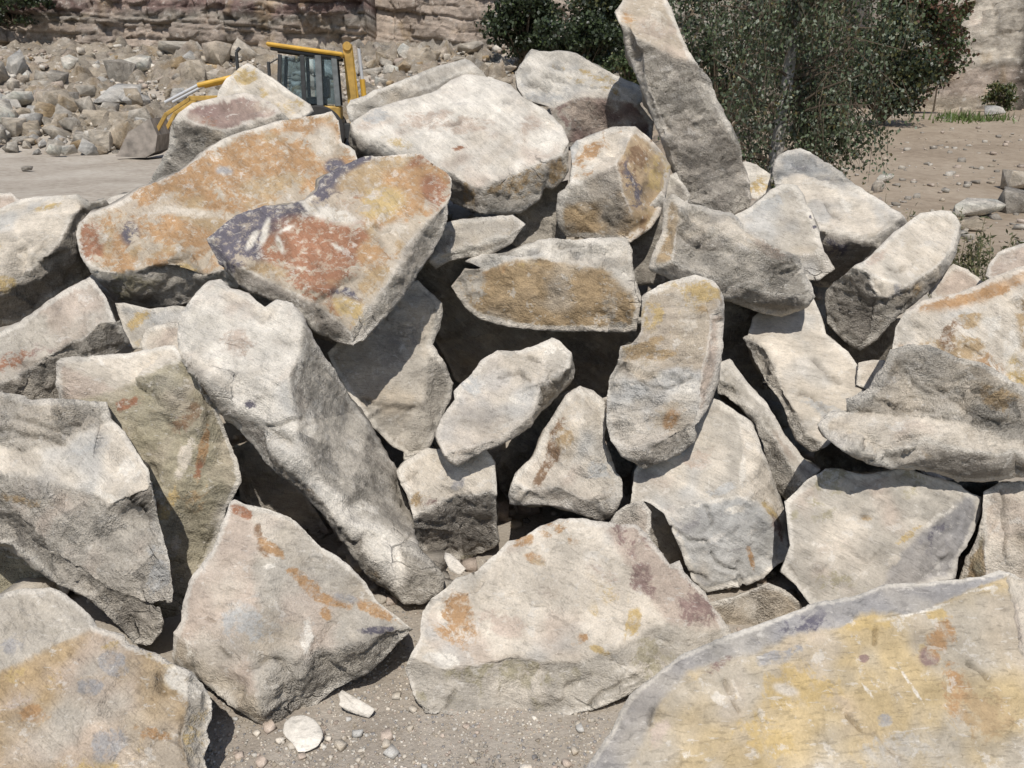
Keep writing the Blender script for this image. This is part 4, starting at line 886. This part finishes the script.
cliff('quarry_cliff_middle', -7.2, 3.5, lambda x: 41.5-.12*x, 2.6, 9.5, None, 77, [(-9, 'g'), (4.0, 'k'), (6.2, 'g'), (7.0, 'n')], nx=190, depth=.5, joint=3.6)
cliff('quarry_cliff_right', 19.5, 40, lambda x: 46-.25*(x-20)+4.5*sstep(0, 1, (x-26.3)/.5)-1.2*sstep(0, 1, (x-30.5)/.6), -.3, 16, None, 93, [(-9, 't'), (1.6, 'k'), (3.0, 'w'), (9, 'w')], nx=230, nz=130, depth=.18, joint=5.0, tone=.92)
cliff('quarry_cliff_back', 3, 22, lambda x: 52+0*x, -.3, 8, None, 97, [(-9, 'd'), (3, 'g')], nx=90, nz=60, depth=.8, joint=3.0)

# ---------------------------------------------------------------- rubble bank at the back left
bxs = np.arange(-27, 6, .13); bys = np.arange(25, 42.5, .13); BX, BY = np.meshgrid(bxs, bys); BX = BX.ravel(); BY = BY.ravel(); bz0 = height(BX, BY)
bP = np.stack([BX, BY, 0*BX], 1); am = np.clip(bz0*2.2-.15, 0, 1)
BZ = bz0+am*(.30*fbm(bP*.5, 3, 61)+.34*chips(bP*np.array([.9, .7, 1]), 62)+.22*chips(bP*1.9, 63)+.12*chips(bP*4.1, 64)+.06*fbm(bP*3, 2, 65))-.10*(1-am)+.05*am
bc = np.tile(np.array(PAL['t'])*.78, (len(BX), 1))
for q, key in enumerate('gdnk'):
    m_ = sstep(.0, .5, fbm(bP*(.5+.5*q), 4, 66+q))[:, None]*.6; bc = bc*(1-m_)+np.array(PAL[key])*.9*m_
nbx = len(bxs); a = (np.arange(len(bys)-1)[:, None]*nbx+np.arange(nbx-1)[None]).ravel()
mesh_obj('rubble_bank', np.stack([BX, BY, BZ], 1), np.concatenate([np.stack([a, a+1, a+nbx+1], 1), np.stack([a, a+nbx+1, a+nbx], 1)]), M_FAR, cols=np.clip(bc, .02, .6), rough=np.full(len(BX), .9), kind='structure')
RUB = 'broken stones lying on the rubble bank behind the digger'
big = [(10, 112, 22, 16, 5, 'bluish pale block at the far left edge of the rubble bank'), (55, 117, 36, 28, 2, 'tall pinkish tan block on the rubble bank at the far left'),
       (122, 106, 44, 24, 5, 'large white angular block left of the digger bucket'), (105, 127, 52, 15, 6, 'long orange-tan block low on the rubble bank'),
       (137, 75, 26, 22, 1, 'white leaning block high on the rubble bank'), (130, 82, 28, 10, 0, 'flat grey slab on top of the white block on the rubble bank'),
       (195, 87, 28, 28, 2, 'tan block on the bank above the yellow loader arm'), (215, 85, 18, 18, 7, 'grey block beside the pale triangular boulder on the bank'),
       (178, 56, 40, 18, 3, 'wide flat dark grey rock at the top of the bank'), (420, 68, 28, 22, 2, 'square pinkish tan block on the bank behind the cream boulder'),
       (400, 62, 16, 8, 9, 'small pale slab on the bank beside the square tan block'), (372, 76, 18, 9, 3, 'dark flat stone on the bank just right of the digger boom'),
       (500, 75, 44, 14, 7, 'low grey ledge stone on the bank right of the topmost rock'), (470, 55, 30, 12, 0, 'broad grey stone at the foot of the middle quarry face'),
       (85, 100, 22, 14, 0, 'grey block between two larger blocks on the left rubble bank'), (300, 40, 36, 16, 8, 'dull brown block below the quarry face above the digger cab'),
       (25, 137, 24, 15, 6, 'yellowish boulder low at the left end of the rubble bank'), (230, 60, 26, 12, 3, 'dark grey stone on the bank above the triangular boulder')]
def bank_point(px, py):
    r = rays((px, py)); lo, hi = 8.0, 60.0
    zs = np.linspace(lo, hi, 260); P = EYE+r*zs[:, None]; g = height(P[:, 0], P[:, 1]); b = np.nonzero(P[:, 2] < g)[0]
    q = P[b[0]] if len(b) else P[-1]; q = q.copy(); q[2] = gz(q[0], q[1]); return q, (zs[b[0]] if len(b) else hi)
for (px, py, w, h, mi, lab) in big:
    p, Z = bank_point(px, py); s = w/FPX*Z/1.75; sz = h/FPX*Z/1.35
    put(FAR_M[mi], 'rubble_block', (p[0], p[1]+s*.3, p[2]-.08*sz), (s, s*.85, sz), (rng.uniform(-.12, .12), rng.uniform(-.15, .15), rng.uniform(-.6, .6)), lab, 'rock')
cnt = 0
while cnt < 290:
    q = rng.random()
    if q < .45: px, py = rng.uniform(-10, 145), rng.uniform(118, 156); w = rng.choice([5, 6, 8, 10, 13, 17, 22])*rng.uniform(.8, 1.25)
    elif q < .75: px, py = rng.uniform(-10, 345), rng.uniform(60, 120); w = rng.choice([5, 7, 9, 12, 17, 24])*rng.uniform(.8, 1.2)
    else: px, py = rng.uniform(345, 540), rng.uniform(48, 95); w = rng.choice([6, 8, 11, 16])*rng.uniform(.8, 1.2)
    p, Z = bank_point(px, py); s = w/FPX*Z/1.7; mi = rng.randrange(10)
    look = ['grey-tan', 'white', 'buff', 'dull grey', 'ochre', 'bluish pale', 'tan', 'pinkish white', 'dark grey', 'cream'][mi]
    zone = 'low at the foot of the left rubble bank' if q < .45 else ('on the upper slope of the left rubble bank' if q < .75 else 'on the bank below the middle quarry face')
    put(FAR_M[mi], 'rubble_stone', (p[0], p[1], p[2]-.05*s), (s, s*rng.uniform(.7, 1.1), s*rng.uniform(.6, 1.4)), (rng.uniform(-.6, .6), rng.uniform(-.6, .6), rng.uniform(0, 6.3)),
        f"{'large' if w > 14 else 'small'} {look} broken stone {zone}", 'stone', f'{look} stones {zone}'); cnt += 1
cr = np.random.default_rng(15); NB = 3800; bx_ = cr.uniform(-24, 3, NB); by_ = 26.2+cr.random(NB)**1.3*11; bz_ = height(bx_, by_); cv_, ct_, cc_ = [], [], []; o2 = 0
for i in range(NB):
    v, t = base[i % 4]; a = cr.uniform(0, 6.28); sz = .04*cr.random()**-.45; sz = min(sz, .22); Rm = np.array([[math.cos(a), math.sin(a), 0], [-math.sin(a), math.cos(a), 0], [0, 0, 1]])
    cv_.append(v@Rm*sz+np.array([bx_[i], by_[i], bz_[i]+.06+sz*.3])); ct_.append(t+o2); o2 += len(v)
    cc_.append(np.tile(np.array(PAL[['t', 'g', 'w', 'k', 'd', 'c', 'n'][int(cr.integers(7))]])*cr.uniform(.75, 1.1), (len(v), 1)))
mesh_obj('stone_chips', np.concatenate(cv_), np.concatenate(ct_), M_FAR, cols=np.concatenate(cc_), rough=np.full(o2, .2), kind='stuff', label='small chips and fines strewn over the rubble bank')
# stones lying in the yard on the right and on the left
for (px, py, w, h, mi, lab) in [(975, 217, 40, 17, 1, 'low pale slab lying in the yard beside the weeds'), (1020, 190, 46, 18, 9, 'pale block with a dark hollow below at the right edge of the yard'),
        (1015, 214, 30, 22, 8, 'dark brown stone at the right edge of the yard'), (878, 193, 14, 14, 7, 'small pinkish stone at the foot of the birch'),
        (884, 183, 14, 8, 1, 'little white stone below the hanging birch leaves'), (968, 232, 24, 12, 6, 'tan stone among the weeds behind the log shaped boulder'),
        (845, 130, 40, 12, 0, 'grey stone under the birch branches in the yard'), (993, 116, 18, 10, 5, 'white topped stone in the grass at the foot of the right quarry face'),
        (1010, 108, 22, 26, 7, 'dull boulder under the bush at the right quarry face'), (965, 117, 12, 9, 6, 'small tan stone in the grass before the right quarry face'), (28, 172, 10, 4, 8, 'small dark stone on the pale dirt track at the left')]:
    p, Z = bank_point(px, py); s = w/FPX*Z/1.75; sz = h/FPX*Z/1.2
    put(FAR_M[mi], 'stone', (p[0], p[1], p[2]-.06*sz), (s, s*.8, sz), (0, rng.uniform(-.1, .1), rng.uniform(-.5, .5)), lab, 'stone')


gr3 = np.random.default_rng(25); NC = 1500; cx_ = gr3.uniform(-2.3, 2.2, NC); cy_ = gr3.uniform(2.35, 5.6, NC); cz_ = height(cx_, cy_); v_, t_, c_ = [], [], []; o3 = 0
for i in range(NC):
    v, t = base[i % 4]; a = gr3.uniform(0, 6.28); sz = min(.09, .016*gr3.random()**-.5); Rm = np.array([[math.cos(a), math.sin(a), 0], [-math.sin(a), math.cos(a), 0], [0, 0, 1]])
    v_.append(v@Rm*sz+np.array([cx_[i], cy_[i], cz_[i]+sz*.3])); t_.append(t+o3); o3 += len(v)
    c_.append(np.tile(np.array(PAL[['t', 'g', 'w', 'k', 'd'][int(gr3.integers(5))]])*gr3.uniform(.8, 1.05), (len(v), 1)))
mesh_obj('lodged_rubble', np.concatenate(v_), np.concatenate(t_), M_STONE, cols=np.concatenate(c_), rough=np.full(o3, .3), kind='stuff', label='small stone chips lodged in the dirt under the boulders')

# ---------------------------------------------------------------- the digger (backhoe loader) in the yard
M_YEL = plain_mat('yellow_paint', (.52, .30, .035), .5, 0, .2, 3)
M_YDUST = plain_mat('dusty_yellow_paint', (.42, .26, .06), .7, 0, .3, 5)
M_DARK = plain_mat('dark_frame_paint', (.035, .036, .036), .5)
M_GREYF = plain_mat('dusty_grey_frame', (.13, .14, .14), .6)
M_STEEL = plain_mat('worn_bucket_steel', (.27, .235, .20), .75, .1, .4, 5)
M_CHROME = plain_mat('chrome_rod', (.5, .5, .5), .5, .3, .05)
M_RUB = plain_mat('tyre_rubber', (.03, .028, .026), .9)
def glass_mat():
    m, n, l, b = new_mat('cab_glass'); b.inputs['Base Color'].default_value = (.55, .66, .72, 1)
    b.inputs['Roughness'].default_value = .06; b.inputs['Transmission Weight'].default_value = .97; b.inputs['IOR'].default_value = 1.08
    t = n.new('ShaderNodeTexNoise'); t.inputs['Scale'].default_value = 6
    r = n.new('ShaderNodeMapRange'); r.inputs[3].default_value = .0; r.inputs[4].default_value = .06
    l.new(t.outputs['Fac'], r.inputs[0]); l.new(r.outputs[0], b.inputs['Roughness']); return m
M_GLASS = glass_mat()
dz_p, dz_Z = bank_point(312, 157); 
digger = empty('digger', (-5.75, 24.6, gz(-5.75, 24.6)-.02), 'yellow backhoe loader with a dark glazed cab partly hidden behind the boulders', 'digger', rz=math.pi)
digger.rotation_euler = (0, R(-1.5), math.pi+R(8))      # stands with its bucket end to the left, tilted on the rough yard
def bm_obj(name, bm, mat, parent, bevel=.015):
    if bevel: bmesh.ops.bevel(bm, geom=bm.edges[:], offset=bevel, segments=1, affect='EDGES')
    me = bpy.data.meshes.new(name); bm.to_mesh(me); bm.free(); me.materials.append(mat)
    o = bpy.data.objects.new(name, me); C.objects.link(o); o.parent = parent; return o
def box(bm, lo, hi, skew=0):
    lo = np.array(lo); hi = np.array(hi); vs_ = [bm.verts.new((x+(skew if z == hi[2] else 0), y, z)) for x in (lo[0], hi[0]) for y in (lo[1], hi[1]) for z in (lo[2], hi[2])]
    for f in ((0, 1, 3, 2), (4, 6, 7, 5), (0, 4, 5, 1), (2, 3, 7, 6), (0, 2, 6, 4), (1, 5, 7, 3)): bm.faces.new([vs_[i] for i in f])
def beam(bm, a, b, w, d=None, up=(0, 1, 0)):
    a = Vector(a); b = Vector(b); d = d or w; ax = (b-a).normalized(); s = Vector(up); t = ax.cross(s).normalized(); s = t.cross(ax).normalized()
    vs_ = [bm.verts.new(p+s*(i*w/2)+t*(j*d/2)) for p in (a, b) for i, j in ((-1, -1), (1, -1), (1, 1), (-1, 1))]
    for f in ((0, 1, 2, 3), (7, 6, 5, 4), (0, 4, 5, 1), (1, 5, 6, 2), (2, 6, 7, 3), (3, 7, 4, 0)): bm.faces.new([vs_[i] for i in f])
def tube(bm, a, b, r0, r1=None, n=12, cap=True):
    a = Vector(a); b = Vector(b); r1 = r0 if r1 is None else r1; ax = (b-a).normalized(); s = ax.orthogonal().normalized(); t = ax.cross(s)
    A = [bm.verts.new(a+(s*math.cos(q)+t*math.sin(q))*r0) for q in [2*math.pi*k/n for k in range(n)]]
    B = [bm.verts.new(b+(s*math.cos(q)+t*math.sin(q))*r1) for q in [2*math.pi*k/n for k in range(n)]]
    for k in range(n): bm.faces.new((A[k], A[(k+1) % n], B[(k+1) % n], B[k]))
    if cap: bm.faces.new(A[::-1]); bm.faces.new(B)
def part(name, mat, fn, parent=digger, bevel=.012):
    bm = bmesh.new(); fn(bm); bmesh.ops.recalc_face_normals(bm, faces=bm.faces); return bm_obj(name, bm, mat, parent, bevel)
# local frame: +x forward (left in the picture), y across, z up; the side towards the camera is +y
part('chassis', M_DARK, lambda b: (box(b, (-1.4, -.45, .55), (2.6, .45, .95)), box(b, (-.9, -.8, .7), (-.3, .8, 1.05))))
part('bonnet', M_YDUST, lambda b: box(b, (.75, -.48, .95), (2.5, .48, 1.45)), bevel=.06)
cab = part('cab', M_YDUST, lambda b: (box(b, (-.85, -.78, 1.0), (.85, .78, 1.42)),), bevel=.04)
def slab_roof(b):
    vs_ = [b.verts.new((x, y, z+.10*x)) for x in (-1.0, 1.02) for y in (-.86, .86) for z in (2.80, 2.91)]
    for f in ((0, 1, 3, 2), (4, 6, 7, 5), (0, 4, 5, 1), (2, 3, 7, 6), (0, 2, 6, 4), (1, 5, 7, 3)): b.faces.new([vs_[i] for i in f])
roof = part('roof', M_YEL, lambda b: (slab_roof(b),), cab, .04)
for ys in (-.74, .74): part('roof_rail', M_DARK, lambda b: beam(b, (-.92, ys, 2.66), (.92, ys, 2.845), .09, .09, (0, 1, 0)), cab, .02)
for (x, y, sk, w, mt) in [(.80, .74, -.12, .10, M_DARK), (.80, -.74, -.12, .10, M_DARK), (.10, .75, 0, .12, M_DARK), (.10, -.75, 0, .10, M_DARK),
                          (-.32, .77, 0, .17, M_GREYF), (-.32, -.75, 0, .10, M_DARK), (-.80, .74, .06, .15, M_GREYF), (-.80, -.74, .06, .10, M_DARK)]:
    part('pillar', mt, lambda b: beam(b, (x, y, 1.42), (x+sk, y, 2.71), w, .09, (1, 0, 0)), cab)
part('seat', M_DARK, lambda b: (box(b, (-.45, -.28, 1.4), (.1, .28, 1.65)), box(b, (-.55, -.28, 1.6), (-.38, .28, 2.2))), cab, .05)
for (x0, x1, y) in [(.16, .66, .76), (-.24, .04, .76), (-.72, -.42, .76), (.16, .66, -.76), (-.72, -.06, -.76)]:
    part('pane', M_GLASS, lambda b: box(b, (x0, y-.006, 1.46), (x1, y+.006, 2.68)), cab, 0)
part('windscreen', M_GLASS, lambda b: box(b, (.84, -.68, 1.46), (.852, .68, 2.66), -.11), cab, 0)
part('mirror', M_DARK, lambda b: (beam(b, (.72, .80, 2.6), (.95, 1.02, 2.45), .03), box(b, (.92, .95, 2.15), (.99, 1.12, 2.5))), cab)
part('exhaust', M_DARK, lambda b: (tube(b, (1.9, .2, 1.4), (1.9, .2, 2.75), .045), tube(b, (1.9, .2, 2.75), (1.8, .2, 2.86), .045)), bevel=0)
for (x, r, w) in [(-.25, .72, .42), (2.15, .48, .32)]:
    for s in (-1, 1):
        wo = part('wheel', M_RUB, lambda b: tube(b, (x, s*(.72), r), (x, s*(.72+w), r), r, r, 28), bevel=.04)
        part('rim', M_YDUST, lambda b: tube(b, (x, s*(.72+w*.9), r), (x, s*(.735+w), r), r*.52, r*.5, 20), wo, .01)
for s in (-1, 1):
    part('loader_arm', M_YDUST, lambda b: (beam(b, (.7, s*.5, 1.62), (3.2, s*.5, 1.52), .07, .13), beam(b, (3.15, s*.5, 1.53), (3.85, s*.5, 1.08), .07, .10), beam(b, (3.82, s*.5, 1.12), (4.22, s*.5, .5), .07, .10)))
    ram = part('loader_ram', M_YEL, lambda b: tube(b, (1.4, s*.42, 2.25), (2.95, s*.42, 1.86), .07), bevel=0)
    part('rod', M_CHROME, lambda b: tube(b, (2.95, s*.42, 1.86), (3.85, s*.42, 1.40), .045), ram, 0)
def bucket(b):
    dx = .42
    prof = [(3.75, .95), (3.62, .55), (3.72, .15), (4.0, .0), (4.75, .02), (4.75, .06), (4.05, .09), (3.84, .22), (3.74, .55), (3.83, .93)]
    for side in (-1.1, 1.1):
        pass
    L = [[b.verts.new((x+dx, y, z*1.08-.04)) for (x, z) in prof] for y in (-.85, .85)]; n = len(prof)
    for k in range(n): b.faces.new((L[0][k], L[0][(k+1) % n], L[1][(k+1) % n], L[1][k]))
    for q in L: b.faces.new(q)
    for y in (-.83, .81):
        S = [(3.80, .93), (3.70, .55), (3.80, .2), (4.02, .06), (4.72, .05), (4.35, .62)]
        A = [b.verts.new((x+dx, y, z*1.08-.04)) for x, z in S]; B2 = [b.verts.new((x+dx, y+.03, z*1.08-.04)) for x, z in S]
        b.faces.new(A); b.faces.new(B2[::-1])
        for k in range(len(S)): b.faces.new((A[k], A[(k+1) % len(S)], B2[(k+1) % len(S)], B2[k]))
part('bucket', M_STEEL, bucket, bevel=0)
boom = part('boom', M_YDUST, lambda b: (beam(b, (-1.22, .12, .7), (-1.08, .12, 3.05), .05, .26), beam(b, (-1.22, -.12, .7), (-1.08, -.12, 3.05), .05, .26), tube(b, (-1.08, -.2, 3.0), (-1.08, .2, 3.0), .12)))
dip = part('dipper_arm', M_YEL, lambda b: beam(b, (-1.15, 0, 3.0), (-1.35, 0, .9), .14, .14))
rm = part('boom_ram', M_YEL, lambda b: tube(b, (-1.55, .1, 1.1), (-1.46, .1, 2.15), .075), bevel=0)
part('rod', M_CHROME, lambda b: tube(b, (-1.46, .1, 2.15), (-1.39, .1, 2.95), .05), rm, 0)
part('dig_bucket', M_STEEL, lambda b: (box(b, (-1.9, -.25, .35), (-1.35, .25, .9)),), bevel=.08)
for s in (-1, 1):
    part('stabiliser_leg', M_YDUST, lambda b: (beam(b, (-1.35, s*.75, .1), (-1.35, s*.75, 1.2), .12), box(b, (-1.5, s*.75-.15, .0), (-1.2, s*.75+.15, .06))))

# ---------------------------------------------------------------- plants
BARK = plain_mat('birch_bark', (.30, .28, .25), .85, 0, .45, 14)
BARK2 = plain_mat('brown_bark', (.10, .075, .05), .9, 0, .3, 14)
def limb_mesh(name, paths, mat, parent, n=7):
    bm = bmesh.new()
    for pts, r0, r1 in paths:
        m = len(pts)
        for k in range(m-1):
            ra = r0+(r1-r0)*k/(m-1); rb = r0+(r1-r0)*(k+1)/(m-1); tube(bm, pts[k], pts[k+1], ra, rb, n, k in (0, m-2))
    me = bpy.data.meshes.new(name); bm.to_mesh(me); bm.free(); me.materials.append(mat)
    o = bpy.data.objects.new(name, me); C.objects.link(o); o.parent = parent; return o
def leaves_mesh(name, pos, size, cols, parent, seed, droop=.6, aspect=.75, nrm=None, width=None):
    r = np.random.default_rng(seed); n = len(pos)
    d = r.normal(size=(n, 3)); d[:, 2] -= droop*1.5; d /= np.linalg.norm(d, axis=1, keepdims=True)
    s = np.cross(d, r.normal(size=(n, 3))); s /= np.linalg.norm(s, axis=1, keepdims=True)
    L = np.asarray(size)[:, None]*np.ones((n, 1)); up = np.cross(d, s)
    w = aspect if width is None else width
    V = np.stack([pos, pos+d*L*.45+s*L*.5*w+up*L*.06, pos+d*L, pos+d*L*.45-s*L*.5*w+up*L*.06], 1).reshape(-1, 3)
    q = np.arange(n)*4; T = np.concatenate([np.stack([q, q+1, q+2], 1), np.stack([q, q+2, q+3], 1)])
    return mesh_obj(name, V, T, M_LEAF, parent, cols=np.repeat(np.clip(cols, .005, .6), 4, 0))
def leaf_cols(n, seed, base, alt, f=.2, var=.3):
    r = np.random.default_rng(seed); c = np.array(base)*np.ones((n, 1)); m = r.random(n) < f; c[m] = np.array(alt)
    return c*r.uniform(1-var, 1+var, (n, 1))

def birch():
    base = at(763, 235, 8.4); base[2] = gz(base[0], base[1]); 
    root = empty('birch_tree', tuple(base), 'leafy birch with a pale trunk behind the pillar stone', 'tree')
    r = np.random.default_rng(3); paths = []; tips = []
    trunk = [Vector((0, 0, -.05)), Vector((.03, 0, .8)), Vector((.09, .03, 1.6)), Vector((.12, .05, 2.5)), Vector((.16, .08, 3.6)), Vector((.2, .1, 5.0))]
    paths.append((trunk, .085, .02)); tw = []
    def tpt(h):
        for a, b in zip(trunk, trunk[1:]):
            if a.z <= h <= b.z: return a.lerp(b, (h-a.z)/(b.z-a.z))
        return trunk[-1]
    for i in range(84):
        h = r.uniform(.75, 4.7); p = tpt(h); az = r.uniform(0, 6.28); ln = r.uniform(.5, 1.35)*(1 if h < 3 else .75)
        if h < 1.1: ln *= .6
        d = Vector((math.cos(az), math.sin(az)*.8, r.uniform(.0, .7))).normalized()
        mid = p+d*ln*.5; end = p+d*ln+Vector((0, 0, -.12*ln)); paths.append(([p, mid, end], .016, .005))
        for j in range(9):
            q = p.lerp(end, r.uniform(.25, 1.0)); L = r.uniform(.25, .75); o = Vector((r.normal()*.13, r.normal()*.13, -L))
            e = q+o; tw.append(([q, q+o*.5+Vector((r.normal()*.04, r.normal()*.04, .04)), e], .003, .0015)); tips.append((q, e))
    # low branches that hang down to the right, and one bare limb low on the left
    for (ex, ez) in [(.75, .75), (.95, .95), (.6, .55), (1.1, 1.3), (.85, .6), (1.0, .75), (.4, .7), (1.2, 1.7), (1.15, .9), (.7, 1.0)]:
        p = tpt(1.5+.4*r.random()); e = Vector((ex, r.uniform(-.4, .4), ez+.35)); paths.append(([p, p.lerp(e, .5)+Vector((0, 0, .3)), e], .014, .004))
        for j in range(14):
            q = p.lerp(e, r.uniform(.35, 1))+Vector((0, 0, .12)); o = Vector((r.normal()*.15, r.normal()*.12, -r.uniform(.2, .6))); tw.append(([q, q+o], .003, .0015)); tips.append((q, q+o))
    paths.append(([tpt(1.02), Vector((-.14, -.05, 1.1)), Vector((-.38, -.1, 1.24))], .022, .012))
    limb_mesh('trunk', paths[:1], BARK, root, 14); limb_mesh('branches', paths[1:]+tw, BARK2, root, 4)
    pos = []
    for q, e in tips:
        n = int(r.integers(14, 38))
        for t in r.random(n): v = q.lerp(e, t); pos.append((v.x+r.normal()*.045, v.y+r.normal()*.045, v.z+r.normal()*.03))
    pos = np.array(pos); n = len(pos); sz = r.uniform(.028, .050, n)
    # leaves are built in the tree's own frame
    c = leaf_cols(n, 4, (.085, .11, .055), (.12, .10, .04), .12, .4); c[r.random(n) < .18] = (.22, .25, .18)  # random pale leaves are glints of light painted into the leaf colour
    leaves_mesh('crown', pos, sz, c, root, 5, .8, .72)
birch()
def bush(name, px, py, Z, w, h, n, lf, base, alt, f, label, cat, seed, foot=None, trunk_r=.05, dep=None, clump=26, zfoot=None):
    c = at(px, py, Z); W_ = w/FPX*Z/2; H_ = h/FPX*Z/2; gz0 = zfoot if zfoot is not None else gz(c[0], c[1])
    root = empty(name, (c[0], c[1], gz0), label, cat); r = np.random.default_rng(seed); D_ = (dep or .8)*W_
    cz = c[2]-gz0; paths = [([Vector((0, 0, -.05)), Vector((0, 0, max(.05, cz-H_)*.5)), Vector((0, 0, max(.1, cz-H_*.3)))], trunk_r, trunk_r*.6)]; P = []
    for i in range(clump):
        d = r.normal(size=3); d /= np.linalg.norm(d); rr = r.random()**.33*.82; q = np.array([d[0]*W_*rr, d[1]*D_*rr, cz+d[2]*H_*rr])
        st = Vector((0, 0, max(.0, cz-H_)*.9)); paths.append(([st, Vector((q[0]*.5, q[1]*.5, st.z+(q[2]-st.z)*.45)), Vector(q)], trunk_r*.45, trunk_r*.1))
        m = int(n/clump); s = min(W_, H_)*r.uniform(.22, .42); g = r.normal(size=(m, 3)); g /= np.linalg.norm(g, axis=1, keepdims=True)
        P.append(q+g*s*(r.random((m, 1))**.45)*np.array([1.1, 1.1, .8]))
    P = np.concatenate(P); P = P[P[:, 2] > .01]
    limb_mesh('trunk', paths, BARK2, root, 5)
    leaves_mesh('crown', P, r.uniform(.7, 1.3, len(P))*lf, leaf_cols(len(P), seed+1, base, alt, f, .45), root, seed+2, .25)
    return root
GREEN, DGREEN, RUST, OLIVE = (.065, .09, .035), (.034, .046, .022), (.11, .058, .035), (.10, .10, .035)
bush('rust_leaved_tree', 912, 38, 34, 112, 176, 11000, .17, GREEN, RUST, .36, 'tall shrub turning rusty red between the birch and the right quarry face', 'shrub', 21, clump=44)
bush('rust_leaved_tree', 948, 20, 36, 44, 110, 3000, .16, OLIVE, RUST, .5, 'small reddish shrub against the pale right quarry face', 'shrub', 22)
bush('dark_tree', 524, 16, 31, 80, 84, 9000, .15, DGREEN, GREEN, .25, 'dark round tree standing before the middle quarry face', 'tree', 23, trunk_r=.12, clump=40)
bush('dark_tree', 612, 2, 29, 130, 130, 12000, .15, DGREEN, OLIVE, .16, 'large dark tree left of the pillar stone', 'tree', 24, trunk_r=.12, clump=60)
bush('dark_tree', 578, 48, 25, 110, 72, 8000, .12, DGREEN, GREEN, .25, 'low dark shrub at the foot of the large dark tree', 'shrub', 25, clump=34)
bush('green_shrub', 633, 68, 15, 70, 44, 3600, .06, GREEN, OLIVE, .25, 'small green shrub peeping out left of the pillar stone', 'shrub', 26)
bush('dark_tree', 725, 50, 20, 140, 180, 5200, .10, DGREEN, GREEN, .3, 'dark tree behind the birch to the right of the pillar stone', 'tree', 27, trunk_r=.1, clump=54)
bush('dark_tree', 815, 40, 22, 150, 170, 5200, .10, DGREEN, GREEN, .3, 'broad dark tree behind the middle of the birch crown', 'tree', 28, trunk_r=.1, clump=54)
bush('dark_tree', 890, 65, 24, 110, 110, 6500, .12, DGREEN, OLIVE, .25, 'dark tree in the shade behind the rusty shrub', 'tree', 29, trunk_r=.1, clump=40)
bush('green_shrub', 463, 3, 40, 70, 36, 3600, .16, GREEN, OLIVE, .35, 'green bush growing on the ledge of the middle quarry face', 'shrub', 30, zfoot=5.9)
bush('green_shrub', 388, 6, 39.5, 16, 14, 500, .11, GREEN, OLIVE, .3, 'tiny green bush on the quarry face above the digger boom', 'shrub', 31, zfoot=5.3)
bush('dark_tree', 10, 4, 35.5, 120, 62, 6500, .15, DGREEN, GREEN, .2, 'dark thicket on the ledge at the top left corner', 'shrub', 32, zfoot=4.6)
bush('green_shrub', 1002, 95, 38, 36, 34, 1500, .13, OLIVE, GREEN, .4, 'dusty bush at the foot of the right quarry face', 'shrub', 33)
# weeds behind the heap on the right, grass tuft by the far quarry face
M_STEM = plain_mat('weed_stem', (.14, .13, .06), .8)
def weed(px, py, Z, top, n, seed, label, leafn=70, name='weed_plant'):
    c = at(px, py, Z); g = gz(c[0], c[1]); root = empty(name, (c[0], c[1], g), label, 'weed'); r = np.random.default_rng(seed); Hh = at(px, top, Z)[2]-g
    paths = []; P = []
    for i in range(n):
        e = Vector((r.normal()*.14, r.normal()*.10, Hh*r.uniform(.6, 1.0))); b = Vector((r.normal()*.05, r.normal()*.05, -.02)); m = b.lerp(e, .5)+Vector((r.normal()*.02, 0, .03))
        paths.append(([b, m, e], .004, .0015))
        for t in r.uniform(.25, 1, leafn): v = (b.lerp(m, t*2) if t < .5 else m.lerp(e, t*2-1)); P.append((v.x+r.normal()*.02, v.y+r.normal()*.02, v.z+r.normal()*.02))
    limb_mesh('stem', paths, M_STEM, root, 4)
    P = np.array(P); leaves_mesh('leaves', P, r.uniform(.022, .055, len(P)), leaf_cols(len(P), seed+1, (.085, .095, .04), (.19, .17, .09), .35, .35), root, seed+2, -.3, .3)
weed(968, 255, 5.6, 212, 26, 41, 'tall green weeds growing between the log shaped boulder and the right edge')
weed(1005, 262, 5.2, 216, 20, 42, 'dry pale weeds at the right edge above the rounded pink stone')
weed(935, 230, 6.4, 196, 8, 43, 'thin weeds just above the upper end of the log shaped boulder', 40)
weed(893, 212, 6.6, 184, 7, 44, 'sparse weeds at the right end of the whitish boulder', 40)
gb = []; gl = []; off = 0; gr2 = np.random.default_rng(8)
p0, Z0 = bank_point(968, 120); V = []; T = []
for i in range(300):
    x = p0[0]+gr2.normal()*.6; y = p0[1]+gr2.normal()*.35; z = gz(x, y); h = gr2.uniform(.12, .34); a = gr2.uniform(0, 6.28); w = .03
    V += [(x-w*math.cos(a), y-w*math.sin(a), z), (x+w*math.cos(a), y+w*math.sin(a), z), (x+gr2.normal()*.1, y+gr2.normal()*.1, z+h)]; T.append((off, off+1, off+2)); off += 3
mesh_obj('grass_tuft', np.array(V), np.array(T), M_LEAF, cols=leaf_cols(off, 9, (.10, .15, .035), (.14, .17, .06), .4), kind='stuff', label='bright green grass at the foot of the right quarry face')
